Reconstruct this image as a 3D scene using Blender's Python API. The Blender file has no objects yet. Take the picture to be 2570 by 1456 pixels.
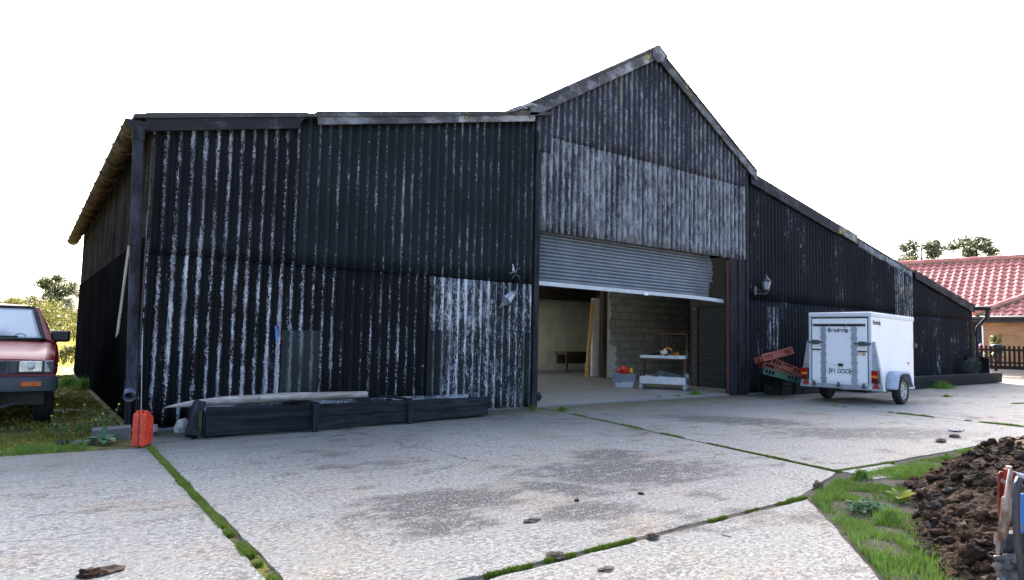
import bpy, math, random
from mathutils import Vector, Matrix, Euler, noise as mn
random.seed(11)
sc = bpy.context.scene
COL = sc.collection
PI = math.pi
# ---------------------------------------------------------------- camera model (solved from vanishing points)
FL = 1642.5516
CX, CY = 1284.5, 728.0
R = Matrix(((0.8019250795, -0.0586377174, -0.5945399776),
            (-0.5970798512, -0.0448602257, -0.8009264707),
            (0.0202933025, 0.9972708650, -0.0709859396)))
O = Vector((0, 0, 1.2))
def ray(px, py): return R @ Vector((px - CX, CY - py, -FL))
def gz(px, py, z=0.0):
    d = ray(px, py); return O + d * ((z - O.z) / d.z)
def wy(px, py, y):
    d = ray(px, py); return O + d * ((y - O.y) / d.y)
def wx(px, py, x):
    d = ray(px, py); return O + d * ((x - O.x) / d.x)
def dep(px, py, d): return O + ray(px, py) / FL * d
def onp(px, py, p0, n):
    d = ray(px, py); return O + d * ((p0 - O).dot(n) / d.dot(n))
cam = bpy.data.cameras.new("camera")
cam.sensor_width = 36; cam.sensor_fit = 'HORIZONTAL'; cam.lens = FL * 36 / 2569
cam.clip_start = .05; cam.clip_end = 3000
camo = bpy.data.objects.new("camera", cam); COL.objects.link(camo)
camo.matrix_world = Matrix.Translation(O) @ R.to_4x4()
sc.camera = camo
# ---------------------------------------------------------------- light
SUN = ray(1350, -190).normalized()
SEL = math.asin(SUN.z); SAZ = math.atan2(SUN.x, SUN.y)
w = bpy.data.worlds.new("World"); sc.world = w; w.use_nodes = True
wn = w.node_tree.nodes; st = wn.new('ShaderNodeTexSky'); st.sky_type = 'NISHITA'
st.sun_disc = False; st.sun_elevation = SEL; st.sun_rotation = SAZ
st.air_density = .75; st.dust_density = 5.0; st.ozone_density = 1.0
w.node_tree.links.new(st.outputs[0], wn['Background'].inputs[0])
wn['Background'].inputs[1].default_value = .13
sl = bpy.data.lights.new("sun", 'SUN'); sl.energy = 3.4; sl.angle = math.radians(.53); sl.color = (1, .93, .82)
so = bpy.data.objects.new("sun", sl); COL.objects.link(so)
so.rotation_euler = SUN.to_track_quat('Z', 'Y').to_euler(); so.location = (20, 40, 60)
vs = sc.view_settings
vs.view_transform = 'Standard'; vs.look = 'None'; vs.gamma = 1; vs.exposure = 2.5
# ---------------------------------------------------------------- object helpers
def wm(o):
    m = o.matrix_basis.copy()
    return wm(o.parent) @ m if o.parent else m
def tag(o, label=None, cat=None, group=None, kind=None):
    if label: o['label'] = label
    if cat: o['category'] = cat
    if group: o['group'] = group
    if kind: o['kind'] = kind
    return o
def thing(name, label, cat, loc=(0, 0, 0), rot=(0, 0, 0), group=None):
    o = bpy.data.objects.new(name, None); COL.objects.link(o)
    o.location = loc; o.rotation_euler = rot; o.empty_display_size = .2
    return tag(o, label, cat, group)
def frame_thing(name, label, cat, M, group=None):
    o = bpy.data.objects.new(name, None); COL.objects.link(o)
    o.matrix_basis = M; o.empty_display_size = .2
    return tag(o, label, cat, group)
def dup(o, parent=None):
    c = o.copy(); COL.objects.link(c)
    if parent: c.parent = parent
    for ch in [x for x in bpy.data.objects if x.parent == o]: dup(ch, c)
    return c
class MB:
    def __init__(s): s.v = []; s.f = []; s.M = None
    def add(s, vs_, fs):
        b = len(s.v)
        for p in vs_:
            p = Vector(p); s.v.append(s.M @ p if s.M else p)
        s.f += [tuple(i + b for i in f) for f in fs]; return s
    def box(s, x0, x1, y0, y1, z0, z1, M=None):
        v = [Vector((x, y, z)) for z in (z0, z1) for y in (y0, y1) for x in (x0, x1)]
        if M: v = [M @ p for p in v]
        return s.add(v, [(0, 2, 3, 1), (4, 5, 7, 6), (0, 1, 5, 4), (2, 6, 7, 3), (0, 4, 6, 2), (1, 3, 7, 5)])
    def cbox(s, c, size, rot=None):
        M = Matrix.Translation(Vector(c)) @ (rot.to_4x4() if rot else Matrix.Identity(4))
        a, b, d = size[0] / 2, size[1] / 2, size[2] / 2
        return s.box(-a, a, -b, b, -d, d, M)
    def bar(s, a, b, wd, th, up=(0, 0, 1)):
        a = Vector(a); b = Vector(b); d = b - a; L = d.length; d.normalize()
        u = Vector(up); x = d.cross(u)
        if x.length < 1e-4: x = d.cross(Vector((0, 1, 0)))
        x.normalize(); y = x.cross(d)
        M = Matrix((x, y, d)).transposed().to_4x4(); M.translation = a
        return s.box(-wd / 2, wd / 2, -th / 2, th / 2, 0, L, M)
    def tube(s, pts, r, n=10, caps=True, closed=False):
        pts = [Vector(p) for p in pts]; N = len(pts)
        if not hasattr(r, '__len__'): r = [r] * N
        t0 = (pts[1] - pts[0]).normalized(); a = t0.orthogonal().normalized()
        vs_ = []; fs = []
        for i, p in enumerate(pts):
            if closed: t = pts[(i + 1) % N] - pts[i - 1]
            else: t = pts[min(i + 1, N - 1)] - pts[max(i - 1, 0)]
            t.normalize(); a = (a - t * a.dot(t)).normalized(); b = t.cross(a)
            for k in range(n):
                q = 2 * PI * k / n; vs_.append(p + (a * math.cos(q) + b * math.sin(q)) * r[i])
        for i in range(N if closed else N - 1):
            j = (i + 1) % N
            for k in range(n):
                l = (k + 1) % n; fs.append((i * n + k, i * n + l, j * n + l, j * n + k))
        if caps and not closed: fs += [tuple(range(n))[::-1], tuple((N - 1) * n + k for k in range(n))]
        return s.add(vs_, fs)
    def lathe(s, prof, n=20, M=None, caps=True):
        vs_ = []; fs = []
        for (r, z) in prof:
            for k in range(n):
                q = 2 * PI * k / n; p = Vector((r * math.cos(q), r * math.sin(q), z)); vs_.append(M @ p if M else p)
        for i in range(len(prof) - 1):
            for k in range(n):
                l = (k + 1) % n; fs.append((i * n + k, i * n + l, (i + 1) * n + l, (i + 1) * n + k))
        if caps: fs += [tuple(range(n))[::-1], tuple((len(prof) - 1) * n + k for k in range(n))]
        return s.add(vs_, fs)
    def prism(s, loop, ext):
        loop = [Vector(p) for p in loop]; e = Vector(ext); n = len(loop)
        fs = [tuple(range(n)), tuple(range(n, 2 * n))[::-1]]
        for k in range(n): l = (k + 1) % n; fs.append((k, k + n, l + n, l))
        return s.add(loop + [p + e for p in loop], fs)
    def grid(s, fn, nu, nv):
        vs_ = [fn(i / nu, j / nv) for j in range(nv + 1) for i in range(nu + 1)]
        fs = [(j * (nu + 1) + i, j * (nu + 1) + i + 1, (j + 1) * (nu + 1) + i + 1, (j + 1) * (nu + 1) + i) for j in range(nv) for i in range(nu)]
        return s.add(vs_, fs)
    def blob(s, c, rad, seed=0, n=10, m=7, amp=.3, fr=1.5):
        c = Vector(c); vs_ = []; fs = []
        for j in range(m + 1):
            th = PI * j / m
            for i in range(n):
                ph = 2 * PI * i / n
                d = Vector((math.sin(th) * math.cos(ph), math.sin(th) * math.sin(ph), math.cos(th)))
                k = 1 + amp * mn.noise(d * fr + Vector((seed * 7.3, seed * 3.1, 0)))
                vs_.append(c + Vector((d.x * rad[0], d.y * rad[1], d.z * rad[2])) * k)
        for j in range(m):
            for i in range(n):
                l = (i + 1) % n; fs.append((j * n + i, (j + 1) * n + i, (j + 1) * n + l, j * n + l))
        return s.add(vs_, fs)
    def build(s, name, mat, parent=None, smooth=False, bev=0, world=False, solid=0, loc=None, label=None):
        vv = s.v
        if world and parent:
            inv = wm(parent).inverted(); vv = [inv @ p for p in vv]
        if loc is not None:
            l = Vector(loc); vv = [p - l for p in vv]
        me = bpy.data.meshes.new(name); me.from_pydata([tuple(p) for p in vv], [], s.f); me.validate()
        o = bpy.data.objects.new(name, me); COL.objects.link(o)
        if loc is not None: o.location = loc
        if parent: o.parent = parent
        if mat: me.materials.append(mat)
        if smooth:
            me.polygons.foreach_set('use_smooth', [True] * len(me.polygons))
            if smooth != 1 and smooth is not True:
                md = o.modifiers.new('es', 'EDGE_SPLIT'); md.split_angle = math.radians(smooth)
        if solid:
            md = o.modifiers.new('so', 'SOLIDIFY'); md.thickness = solid; md.offset = 0
        if bev:
            md = o.modifiers.new('bv', 'BEVEL'); md.width = bev; md.segments = 2; md.limit_method = 'ANGLE'; md.angle_limit = .6
        if label: o['label'] = label
        return o
def one(name, mb, mat, label, cat, group=None, loc=None, **k):
    o = mb.build(name, mat, loc=loc, **k); return tag(o, label, cat, group)
def text_mesh(body, size, off=0.0, ext=.001):
    cu = bpy.data.curves.new('t', 'FONT'); cu.body = body; cu.size = size; cu.offset = off; cu.extrude = ext
    cu.align_x = 'CENTER'
    ob = bpy.data.objects.new('t', cu); COL.objects.link(ob); bpy.context.view_layer.update()
    me = bpy.data.meshes.new_from_object(ob); bpy.data.objects.remove(ob)
    return me
# ---------------------------------------------------------------- materials
class NT:
    def __init__(s, name):
        s.mat = bpy.data.materials.new(name); s.mat.use_nodes = True
        s.t = s.mat.node_tree; s.n = s.t.nodes; s.b = s.n['Principled BSDF']
        tc = s.n.new('ShaderNodeTexCoord'); s.co = tc.outputs['Object']
    def L(s, a, b):
        if hasattr(a, 'links'): s.t.links.new(a, b)
        else:
            if hasattr(b.default_value, '__len__') and not hasattr(a, '__len__'): a = [a] * len(b.default_value)
            if hasattr(a, '__len__') and len(a) == 3 and len(b.default_value) == 4: a = (*a, 1)
            b.default_value = a
    def m(s, op, a, b=0, c=None, clamp=False):
        n = s.n.new('ShaderNodeMath'); n.operation = op; n.use_clamp = clamp
        s.L(a, n.inputs[0]); s.L(b, n.inputs[1])
        if c is not None: s.L(c, n.inputs[2])
        return n.outputs[0]
    def sc(s, v, k):
        n = s.n.new('ShaderNodeVectorMath'); n.operation = 'MULTIPLY'; s.L(v, n.inputs[0]); s.L(k, n.inputs[1]); return n.outputs[0]
    def off(s, v, k):
        n = s.n.new('ShaderNodeVectorMath'); n.operation = 'ADD'; s.L(v, n.inputs[0]); s.L(k, n.inputs[1]); return n.outputs[0]
    def xyz(s, v=None):
        n = s.n.new('ShaderNodeSeparateXYZ'); s.L(v or s.co, n.inputs[0]); return n.outputs
    def noise(s, scale, k=(1, 1, 1), det=3, ro=.55, v=None, dist=0):
        n = s.n.new('ShaderNodeTexNoise'); s.L(s.sc(v or s.co, k), n.inputs['Vector'])
        n.inputs['Scale'].default_value = scale; n.inputs['Detail'].default_value = det; n.inputs['Roughness'].default_value = ro
        n.inputs['Distortion'].default_value = dist
        return n.outputs[0]
    def vor(s, scale, k=(1, 1, 1), feat='F1', v=None):
        n = s.n.new('ShaderNodeTexVoronoi'); n.feature = feat; s.L(s.sc(v or s.co, k), n.inputs['Vector']); n.inputs['Scale'].default_value = scale
        return n.outputs['Distance'], (n.outputs['Color'] if feat != 'DISTANCE_TO_EDGE' else None)
    def step(s, x, a, b):
        n = s.n.new('ShaderNodeMapRange'); n.interpolation_type = 'SMOOTHSTEP'
        s.L(x, n.inputs[0]); s.L(a, n.inputs[1]); s.L(b, n.inputs[2]); return n.outputs[0]
    def mix(s, f, a, b, mode='MIX'):
        n = s.n.new('ShaderNodeMix'); n.data_type = 'RGBA'; n.blend_type = mode
        s.L(f, n.inputs[0]); s.L(a, n.inputs[6]); s.L(b, n.inputs[7]); return n.outputs[2]
    def bump(s, h, st=.3, d=.01):
        n = s.n.new('ShaderNodeBump'); s.L(h, n.inputs['Height']); n.inputs['Strength'].default_value = st; n.inputs['Distance'].default_value = d
        s.t.links.new(n.outputs[0], s.b.inputs['Normal'])
    def out(s, col, ro=.6, me=0, sp=.5):
        s.L(col, s.b.inputs['Base Color']); s.L(ro, s.b.inputs['Roughness']); s.L(me, s.b.inputs['Metallic'])
        s.b.inputs['Specular IOR Level'].default_value = sp
        return s.mat
def flat(name, col, ro=.6, me=0, var=.25, scale=18, bump=0, sp=.5):
    t = NT(name); n = t.noise(scale, det=4)
    dark = tuple(c * (1 - var) for c in col[:3]); lite = tuple(min(1, c * (1 + var)) for c in col[:3])
    c = t.mix(t.step(n, .3, .7), dark, lite)
    if bump: t.bump(t.noise(scale * 3, det=4), bump, .01)
    return t.out(c, ro, me, sp)
PITCH = .145
def corr_mat(name, base=(.010, .011, .013), white=(.50, .51, .55), amt=.35, flank=.0, speck=1.0, lichen=0, broad=0, rough=.5, vscale=1.0, basevar=1.8, xfall=None, sp=.10, crestw=.95):
    """black tarred corrugated sheet with the paint worn off to the cement along the crests"""
    t = NT(name); X, Y, Z = t.xyz()
    ph = t.m('MULTIPLY', t.m('SUBTRACT', X, flank * PITCH), 2 * PI / PITCH)
    crest = t.m('MULTIPLY_ADD', t.m('COSINE', ph), .5, .5)
    crest = t.m('POWER', crest, 2.6)
    n1 = t.noise(78, (1, 1, .5 * vscale), 3, .7)
    n2 = t.noise(2.1 / PITCH * .55, (1, 0, .05), 2, .5)
    n3 = t.noise(1.0, (1, 1, .55), 3, .6)
    n4 = t.noise(34, (1, 1, .06), 3, .6)
    n5 = t.noise(19, (1, 1, .30), 3, .65)
    v = t.m('MULTIPLY_ADD', crest, crestw, broad - .5 * 1.1 - .5 * 1.7 - .5 * 1.0 - .5 * 1.5)
    v = t.m('ADD', v, t.m('MULTIPLY', n2, 1.1)); v = t.m('ADD', v, t.m('MULTIPLY', n3, 1.7)); v = t.m('ADD', v, t.m('MULTIPLY', n4, 1.0)); v = t.m('ADD', v, t.m('MULTIPLY', n5, 1.5))
    if xfall: v = t.m('ADD', v, t.m('MULTIPLY', t.step(X, xfall[0], xfall[1]), -xfall[2]))
    thr = t.m('MULTIPLY_ADD', n1, -speck * 2.6, 1.06 - amt + speck * 1.3)
    wmask = t.step(v, thr, t.m('ADD', thr, .34))
    bcol = t.mix(t.step(n3, .3, .75), base, tuple(b * basevar for b in base))
    wc = t.mix(t.step(t.noise(16, (1, 1, .25), 3), .35, .65), tuple(a * .42 for a in white), white)
    c = t.mix(wmask, bcol, wc)
    if lichen:
        l = t.step(t.m('ADD', t.m('MULTIPLY', t.noise(2.2, (1, 1, .45), 3), .9), t.m('ADD', t.m('MULTIPLY', t.noise(60, (1, 1, .7), 3), .45), t.m('MULTIPLY', crest, .16))), 1.05 - lichen, 1.15 - lichen)
        c = t.mix(l, c, (.42, .33, .04))
    t.bump(t.m('MULTIPLY', t.noise(70, det=4), 1), .25, .006)
    return t.out(c, t.m('MULTIPLY_ADD', wmask, .2, rough + .05), sp=sp)
def wood_mat(name, dark, lite, k=(1, 1, 1), scale=14, ro=.75, moss=0, sp=.2):
    t = NT(name); n = t.noise(scale, k, 5, .65); n2 = t.noise(1.7, det=3)
    c = t.mix(t.step(n, .3, .7), dark, lite); c = t.mix(t.m('MULTIPLY', t.step(n2, .35, .7), .5), c, tuple(d * .7 for d in dark))
    if moss: c = t.mix(t.m('MULTIPLY', t.step(t.m('ADD', t.noise(5, det=5, ro=.7), t.m('MULTIPLY', t.noise(60), .5)), .92 - moss, 1.1 - moss), .8), c, (.055, .06, .014))
    t.bump(n, .4, .006); return t.out(c, ro, sp=sp)
def leaf_mat(name, a, b, tr=.45):
    t = NT(name); n = t.noise(1.3, det=2); n2 = t.noise(9, det=2)
    c = t.mix(t.step(t.m('MULTIPLY_ADD', n2, .5, t.m('MULTIPLY', n, .6)), .35, .75), a, b)
    t.out(c, .55)
    tl = t.n.new('ShaderNodeBsdfTranslucent'); t.L(t.mix(.5, c, (b[0] * 1.5, b[1] * 1.4, b[2] * .8)), tl.inputs[0])
    mx = t.n.new('ShaderNodeMixShader'); mx.inputs[0].default_value = tr
    t.t.links.new(t.b.outputs[0], mx.inputs[1]); t.t.links.new(tl.outputs[0], mx.inputs[2])
    t.t.links.new(mx.outputs[0], t.n['Material Output'].inputs['Surface']); return t.mat
M = {}
M['black'] = flat('black_paint', (.012, .012, .014), .55, var=.5, bump=.2)
M['tarwood'] = wood_mat('tarred_timber', (.005, .0055, .007), (.034, .036, .046), (1, 1, .06), 30)
M['tarboard'] = wood_mat('tarred_board', (.004, .005, .007), (.030, .033, .042), (.05, 1, 1), 26, moss=.0)
M['oldboard'] = wood_mat('weathered_board', (.010, .009, .009), (.060, .055, .054), (1, 1, .04), 34, sp=0)
M['palewood'] = wood_mat('pale_timber', (.20, .17, .14), (.52, .48, .44), (.12, 1, 1), 26)
M['pine'] = wood_mat('pine_plank', (.25, .13, .05), (.42, .25, .11), (1, 1, .08), 25)
def weath(name, base, white, amt, lichen=0):
    t = NT(name); n = t.noise(2.2, (1, 1, 1.6), 5, .65); s_ = t.noise(90, det=2)
    v = t.m('ADD', n, t.m('MULTIPLY', s_, .5)); mk = t.step(v, 1.05 - amt, 1.3 - amt)
    c = t.mix(mk, base, white)
    if lichen: c = t.mix(t.step(t.m('ADD', t.noise(3.1, det=4), t.m('MULTIPLY', t.noise(45, det=3), .4)), .98 - lichen, 1.06 - lichen), c, (.40, .31, .05))
    t.bump(s_, .3, .004); return t.out(c, .75, sp=.25)
M['barge'] = weath('asbestos_barge', (.016, .017, .022), (.13, .135, .16), .28, .08)
M['bargew'] = weath('pale_barge', (.07, .07, .08), (.36, .36, .38), .42, .20)
M['rust'] = flat('rusty_steel', (.12, .05, .03), .7, .3, .5, 30, .3)
M['galv'] = flat('galvanised', (.42, .45, .50), .42, .75, .15, 12)
M['white'] = flat('white_panel', (.86, .87, .87), .35, 0, .03, 3)
M['rubber'] = flat('rubber', (.015, .015, .016), .7, 0, .3, 20, .2)
M['blackplastic'] = flat('black_plastic', (.014, .014, .015), .45, 0, .2, 20)
M['redlens'] = flat('red_lens', (.35, .008, .008), .15, 0, .2)
M['amber'] = flat('amber_lens', (.75, .16, .01), .2, 0, .2)
# ================================================================ THE BARN
YW = 8.84; BX = 1.13
def P(px, py, y=YW): return wy(px, py, y)
barn = thing('barn', 'black corrugated farm barn with open roller door and long lean-to roofs', 'barn', (BX, YW, 0))
def lerp2(pts):
    def f(x):
        if x <= pts[0][0]: i = 0
        elif x >= pts[-1][0]: i = len(pts) - 2
        else: i = max(k for k in range(len(pts) - 1) if pts[k][0] <= x)
        (a, b), (c, d) = pts[i], pts[i + 1]
        return b + (d - b) * (x - a) / (c - a)
    return f
def corr(name, x0, x1, zb, zt, y, mat, amp=.027, seg=10, nz=6, ragged=0, label=None, phase=0):
    if not callable(zb): zb0 = zb; zb = lambda x: zb0
    if not callable(zt): zt0 = zt; zt = lambda x: zt0
    mb = MB(); nx = max(2, int((x1 - x0) / PITCH * seg))
    def fn(u, v):
        x = x0 + (x1 - x0) * u; a = zb(x); b = zt(x)
        if ragged: a += ragged * mn.noise(Vector((x * 3, 5, 0))) + ragged * .5 * mn.noise(Vector((math.floor((x - BX) / 1.0) * 3.7, 1, 0)))
        z = a + (b - a) * v
        c = math.cos(2 * PI * (x - BX) / PITCH + phase)
        wob = .006 * mn.noise(Vector((x * .9, z * .8, y)))
        return Vector((x, y - amp * c + wob, z))
    mb.grid(fn, nx, nz)
    return mb.build(name, mat, barn, smooth=True, world=True, solid=.007, label=label)
a = P(345, 293); b = P(1340, 287)
zl = lerp2([(a.x, a.z), (b.x, b.z)])
apex = P(1637, 124); ge = P(1885, 430); gl = P(1287, 281)
zg = lerp2([(gl.x, gl.z), (apex.x, apex.z), (ge.x, ge.z)])
r1 = P(1875, 434); r2 = P(2286, 680); r3 = P(2436, 768)
zr = lerp2([(r1.x, r1.z), (r2.x, r2.z)])
zr2 = lerp2([(r2.x, r2.z), (r3.x, r3.z)])
XD0 = P(1346, 800).x; XD1 = P(1829, 800).x; XG1 = P(1862, 620).x; XE = r3.x
SEAM = P(500, 646).z
print('barn', a, b, apex, ge, gl, r1, r2, r3, XD0, XD1, XG1, SEAM)
C_low = corr_mat('tar_sheet_lower', amt=.36, flank=-.10, speck=1.15, base=(.005, .0055, .007), xfall=(1.5, 2.6, .42))
C_up = corr_mat('tar_sheet_upper', amt=.28, flank=-.06, speck=1.25, base=(.007, .008, .011), white=(.33, .34, .39))
C_mid = corr_mat('tar_sheet_mid', amt=.0, flank=-.06, speck=1.1, base=(.011, .015, .018), white=(.30, .32, .36))
C_pat = corr_mat('worn_sheet', crestw=.5, broad=.1, amt=.86, flank=.05, speck=1.15, base=(.020, .024, .026), white=(.52, .54, .58), vscale=.5)
C_dull = corr_mat('dull_patch', amt=.50, speck=.9, base=(.014, .017, .017), white=(.14, .16, .16))
C_gtop = corr_mat('gable_sheet', amt=.48, flank=-.22, speck=.9, base=(.030, .033, .043), white=(.30, .31, .34), lichen=.10, crestw=.8)
C_glow = corr_mat('gable_sheet_worn', amt=.88, flank=-.2, speck=1.0, base=(.03, .033, .04), white=(.33, .34, .37), crestw=.5, broad=.2)
C_right = corr_mat('tar_sheet_right', amt=-.34, flank=-.2, speck=.9, base=(.008, .009, .012))
C_rlow = corr_mat('tar_sheet_right_low', amt=-.24, flank=-.2, speck=.9, base=(.008, .009, .012))
C_bare = corr_mat('bare_sheet', amt=1.4, speck=.5, base=(.10, .11, .13), white=(.34, .36, .40))
C_wpat = corr_mat('flaking_sheet', crestw=.4, broad=.1, amt=.62, speck=1.1, base=(.02, .02, .022), white=(.48, .50, .52), vscale=.5)
X0 = P(362, 700).x
XM = P(760, 500).x
# left lean-to front
corr('wall', X0, XD0 - .12, .03, SEAM + .06, YW, C_low, nz=10)
corr('wall', X0, XM, lambda x: SEAM, lambda x: zl(x) - .03, YW - .009, C_up, nz=10, ragged=.012)
corr('wall', XM - .05, XD0 - .05, lambda x: SEAM + .01, lambda x: zl(x) - .03, YW - .018, C_mid, nz=10, ragged=.012)
xa, xb = P(1076, 800).x, P(1333, 800).x
corr('patch_panel', xa, xb, .02, P(1200, 704).z, YW - .014, C_pat, nz=10, ragged=.01, label='white worn patch panel of corrugated sheet left of the doorway')
corr('patch_panel', xa - .02, P(1103, 900).x, .02, P(1090, 830).z, YW - .032, C_dull, nz=4, label='small dull strip at the left foot of the white patch')
corr('patch_panel', P(1305, 900).x, P(1338, 900).x, .02, P(1318, 835).z, YW - .032, C_dull, nz=4, label='narrow dark patch beside the door post')
corr('patch_panel', P(704, 900).x, P(799, 900).x, .2, P(750, 829).z, YW - .022, C_dull, amp=.012, nz=4, label='grey green square patch low on the left wall')
MB().bar(P(692, 818, YW - .035), P(694, 856, YW - .035), .022, .006, (0, 1, 0)).build('plastic_strip', flat('blue_plastic', (.03, .16, .62), .4), barn, world=True)
# gable
gs = P(1600, 405).z
hz = (P(1350, 581).z + P(1840, 648).z) / 2
corr('wall', XD0 - .04, XG1 + .10, hz, gs + .12, YW - .03, C_glow, nz=8, ragged=.018, phase=.6)
mbn = lambda x: gs + .02 - (.30 if x < XD0 + .22 else 0)
corr('wall', XD0 - .10, ge.x - .25, mbn, lambda x: zg(x) - .05, YW - .04, C_gtop, nz=8, ragged=.015, phase=.6)
# right lean-to
seamR = 2.16
xr0 = XG1 + .03
corr('wall', xr0, XE, .03, seamR + .05, YW + .004, C_rlow, nz=8)
corr('wall', xr0, r2.x, seamR, lambda x: max(seamR + .05, zr(x) - .03), YW - .006, C_right, nz=8, ragged=.015)
corr('wall', r2.x, XE - .02, seamR - .04, lambda x: max(seamR - .03, zr2(x) - .06), YW - .012, C_right, nz=4)
xs0, xs1 = P(2150, 640).x, P(2287, 690).x
corr('bare_strip', xs0, xs1, lambda x: zr(x) - .22 + .06 * mn.noise(Vector((x * 2, 0, 3))), lambda x: zr(x) - .02, YW - .022, C_bare, nz=2, label='unpainted grey strip under the roof edge')
corr('patch_panel', P(2241, 740).x, P(2286, 740).x, 1.75, lambda x: zr(x) - .18, YW - .026, C_wpat, nz=4, label='flaking white patch behind the trailer')
corr('patch_panel', P(1925, 840).x, P(1953, 840).x, P(1940, 880).z, P(1940, 770).z, YW - .018, C_wpat, nz=3, label='small flaking white patch below the upright wall lantern')
MB().cbox(P(2275, 730, YW - .05), (.32, .02, .3)).build('patch_panel', flat('brown_ply', (.03, .022, .02), .7), barn, world=True, label='small brown board over the flaking patch')
# side wall: tarred sheet below, old boards above, back and end walls
YB = 20.6
mb = MB()
def side(u, v):
    y = YW + (YB - YW) * u; z = .02 + v * 2.3
    return Vector((BX - .01 - .014 * math.cos(2 * PI * y / .076), y, z))
mb.grid(side, 1300, 2)
mb.build('wall', corr_mat('tar_side', amt=-1.6, base=(.006, .0055, .0055), sp=0), barn, smooth=True, world=True)
mb = MB(); y = YW
rb = random.Random(3)
while y < YB:
    wd = rb.uniform(.07, .13)
    if not (12.7 < y < 13.0): mb.box(BX + rb.uniform(0, .012), BX + .05, y, y + wd - .008, 2.22 + rb.uniform(-.02, .02), 3.72)
    y += wd
mb.build('board_wall', M['oldboard'], barn, world=True)
mb = MB()
for k in range(9): mb.box(BX - .03, BX - .01, YW + .05, YW + .24, 2.62 + k * .12, 2.62 + k * .12 + .105)
mb.build('louvre', M['oldboard'], barn, world=True)
mb = MB(); mb.box(BX + .06, BX + .08, YW + .05, YB, .0, 3.7)
mb.box(BX, XE, YB, YB + .06, 0, 2.6)
mb.box(XE - .05, XE, YW + .05, YB, 0, zr2(XE) - .1)
def fan(x0, x1, zf, y, n=20):
    mb.grid(lambda u, v: Vector((x0 + (x1 - x0) * u, y, 2.4 + (zf(x0 + (x1 - x0) * u) - 2.45) * v)), n, 1)
fan(BX, gl.x + .5, zl, YB); fan(gl.x, ge.x, zg, YB); fan(ge.x - .5, XE, lambda x: max(2.5, zr(x)), YB)
mb.build('wall', flat('dark_lining', (.32, .32, .32), .8), barn, world=True)
# hanging broken strip on the side wall
mb = MB(); p0 = wx(326, 615, BX - .06); p1 = wx(296, 838, BX - .16)
for k in range(5): mb.bar(p0 + Vector((0, .045 * k, 0)), p1 + Vector((0, .045 * k, -.012 * k)), .042, .012 + .006 * (k % 2), (1, 0, 0))
mb.build('hanging_strip', M['palewood'], barn, world=True, label='torn pale strip hanging off the side wall')
# roofs
def roof(name, pts, y0, y1, mat, th=.05, lift=0.0):
    mb = MB(); top = [Vector((x, y0, z + lift)) for x, z in pts]; bot = [Vector((x, y0, z - th + lift)) for x, z in pts][::-1]
    mb.prism(top + bot, (0, y1 - y0, 0)); return mb.build(name, mat, barn, world=True)
RM = weath('roof_sheet', (.05, .05, .052), (.2, .2, .2), .3, .12)
rl_ = NT('added_translucent_sheet'); rl_.out((.75, .78, .72), .6)
_tl = rl_.n.new('ShaderNodeBsdfTranslucent'); _tl.inputs[0].default_value = (.80, .84, .78, 1); _mx = rl_.n.new('ShaderNodeMixShader'); _mx.inputs[0].default_value = .75
rl_.t.links.new(rl_.b.outputs[0], _mx.inputs[1]); rl_.t.links.new(_tl.outputs[0], _mx.inputs[2]); rl_.t.links.new(_mx.outputs[0], rl_.n['Material Output'].inputs['Surface']); rl_ = rl_.mat
def added_rooflight(pts, y0, y1):  # unseen translucent panel added to the roof to brighten the interior
    mb = MB(); mb.grid(lambda u, v: Vector((pts[0][0] + (pts[1][0] - pts[0][0]) * u, y0 + (y1 - y0) * v, pts[0][1] + (pts[1][1] - pts[0][1]) * u - .02)), 8, 1); mb.build('added_rooflight', rl_, barn, world=True)
LP_ = [(a.x - .05, zl(a.x - .05)), (b.x + .3, zl(b.x + .3))]
roof('roof', LP_, YW - .14, 14.6, RM); roof('roof', LP_, 16.2, YB + .1, RM); LI_ = [(a.x + .9, zl(a.x + .9)), LP_[1]]; added_rooflight(LI_, 14.6, 16.2); roof('roof', [LP_[0], (a.x + .9, zl(a.x + .9))], 14.6, 16.2, RM)
GP_ = [(gl.x, gl.z), (apex.x, apex.z), (ge.x, ge.z)]
for y0_, y1_ in ((YW - .16, 10.6), (12.0, 15.2), (16.6, YB + .1)): roof('roof', GP_, y0_, y1_, RM, .05)
for y0_, y1_ in ((10.6, 12.0), (15.2, 16.6)): added_rooflight(GP_[:2], y0_, y1_); added_rooflight(GP_[1:], y0_, y1_)
roof('roof', [(r1.x - .4, zr(r1.x - .4)), (r2.x, r2.z)], YW - .06, YB + .1, RM, .04)
roof('roof', [(r2.x, r2.z), (r3.x + .12, zr2(r3.x + .12))], YW - .10, YB + .1, RM, .05, -.01)
# bargeboards : (two points on the top edge, depth)
def barge(x0, x1, zf, dp, y, mat, th=.035, lift=.0, cut0=0, cut1=0, label=None):
    mb = MB()
    loop = [Vector((x0, y, zf(x0) + lift)), Vector((x1, y, zf(x1) + lift)), Vector((x1 - cut1, y, zf(x1 - cut1) - dp + lift)), Vector((x0 + cut0, y, zf(x0 + cut0) - dp + lift))]
    mb.prism(loop, (0, th, 0))
    mb.prism([loop[0] + Vector((0, .001, 0)), loop[1] + Vector((0, .001, 0)), loop[1] + Vector((0, .001, .02)), loop[0] + Vector((0, .001, .02))], (0, .14, 0))
    return mb.build('bargeboard', mat, barn, world=True, bev=.006, label=label)
M['barge2'] = weath('grey_barge', (.05, .052, .06), (.24, .245, .27), .36, .10)
yb = YW - .115
barge(P(366, 292, yb).x, P(773, 290, yb).x, zl, .205, yb, M['barge'], cut1=.14)
xg = P(795, 290, yb).x
barge(xg, P(1150, 290, yb).x, zl, .17, yb, M['barge2'], lift=.012, cut0=.03)
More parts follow.
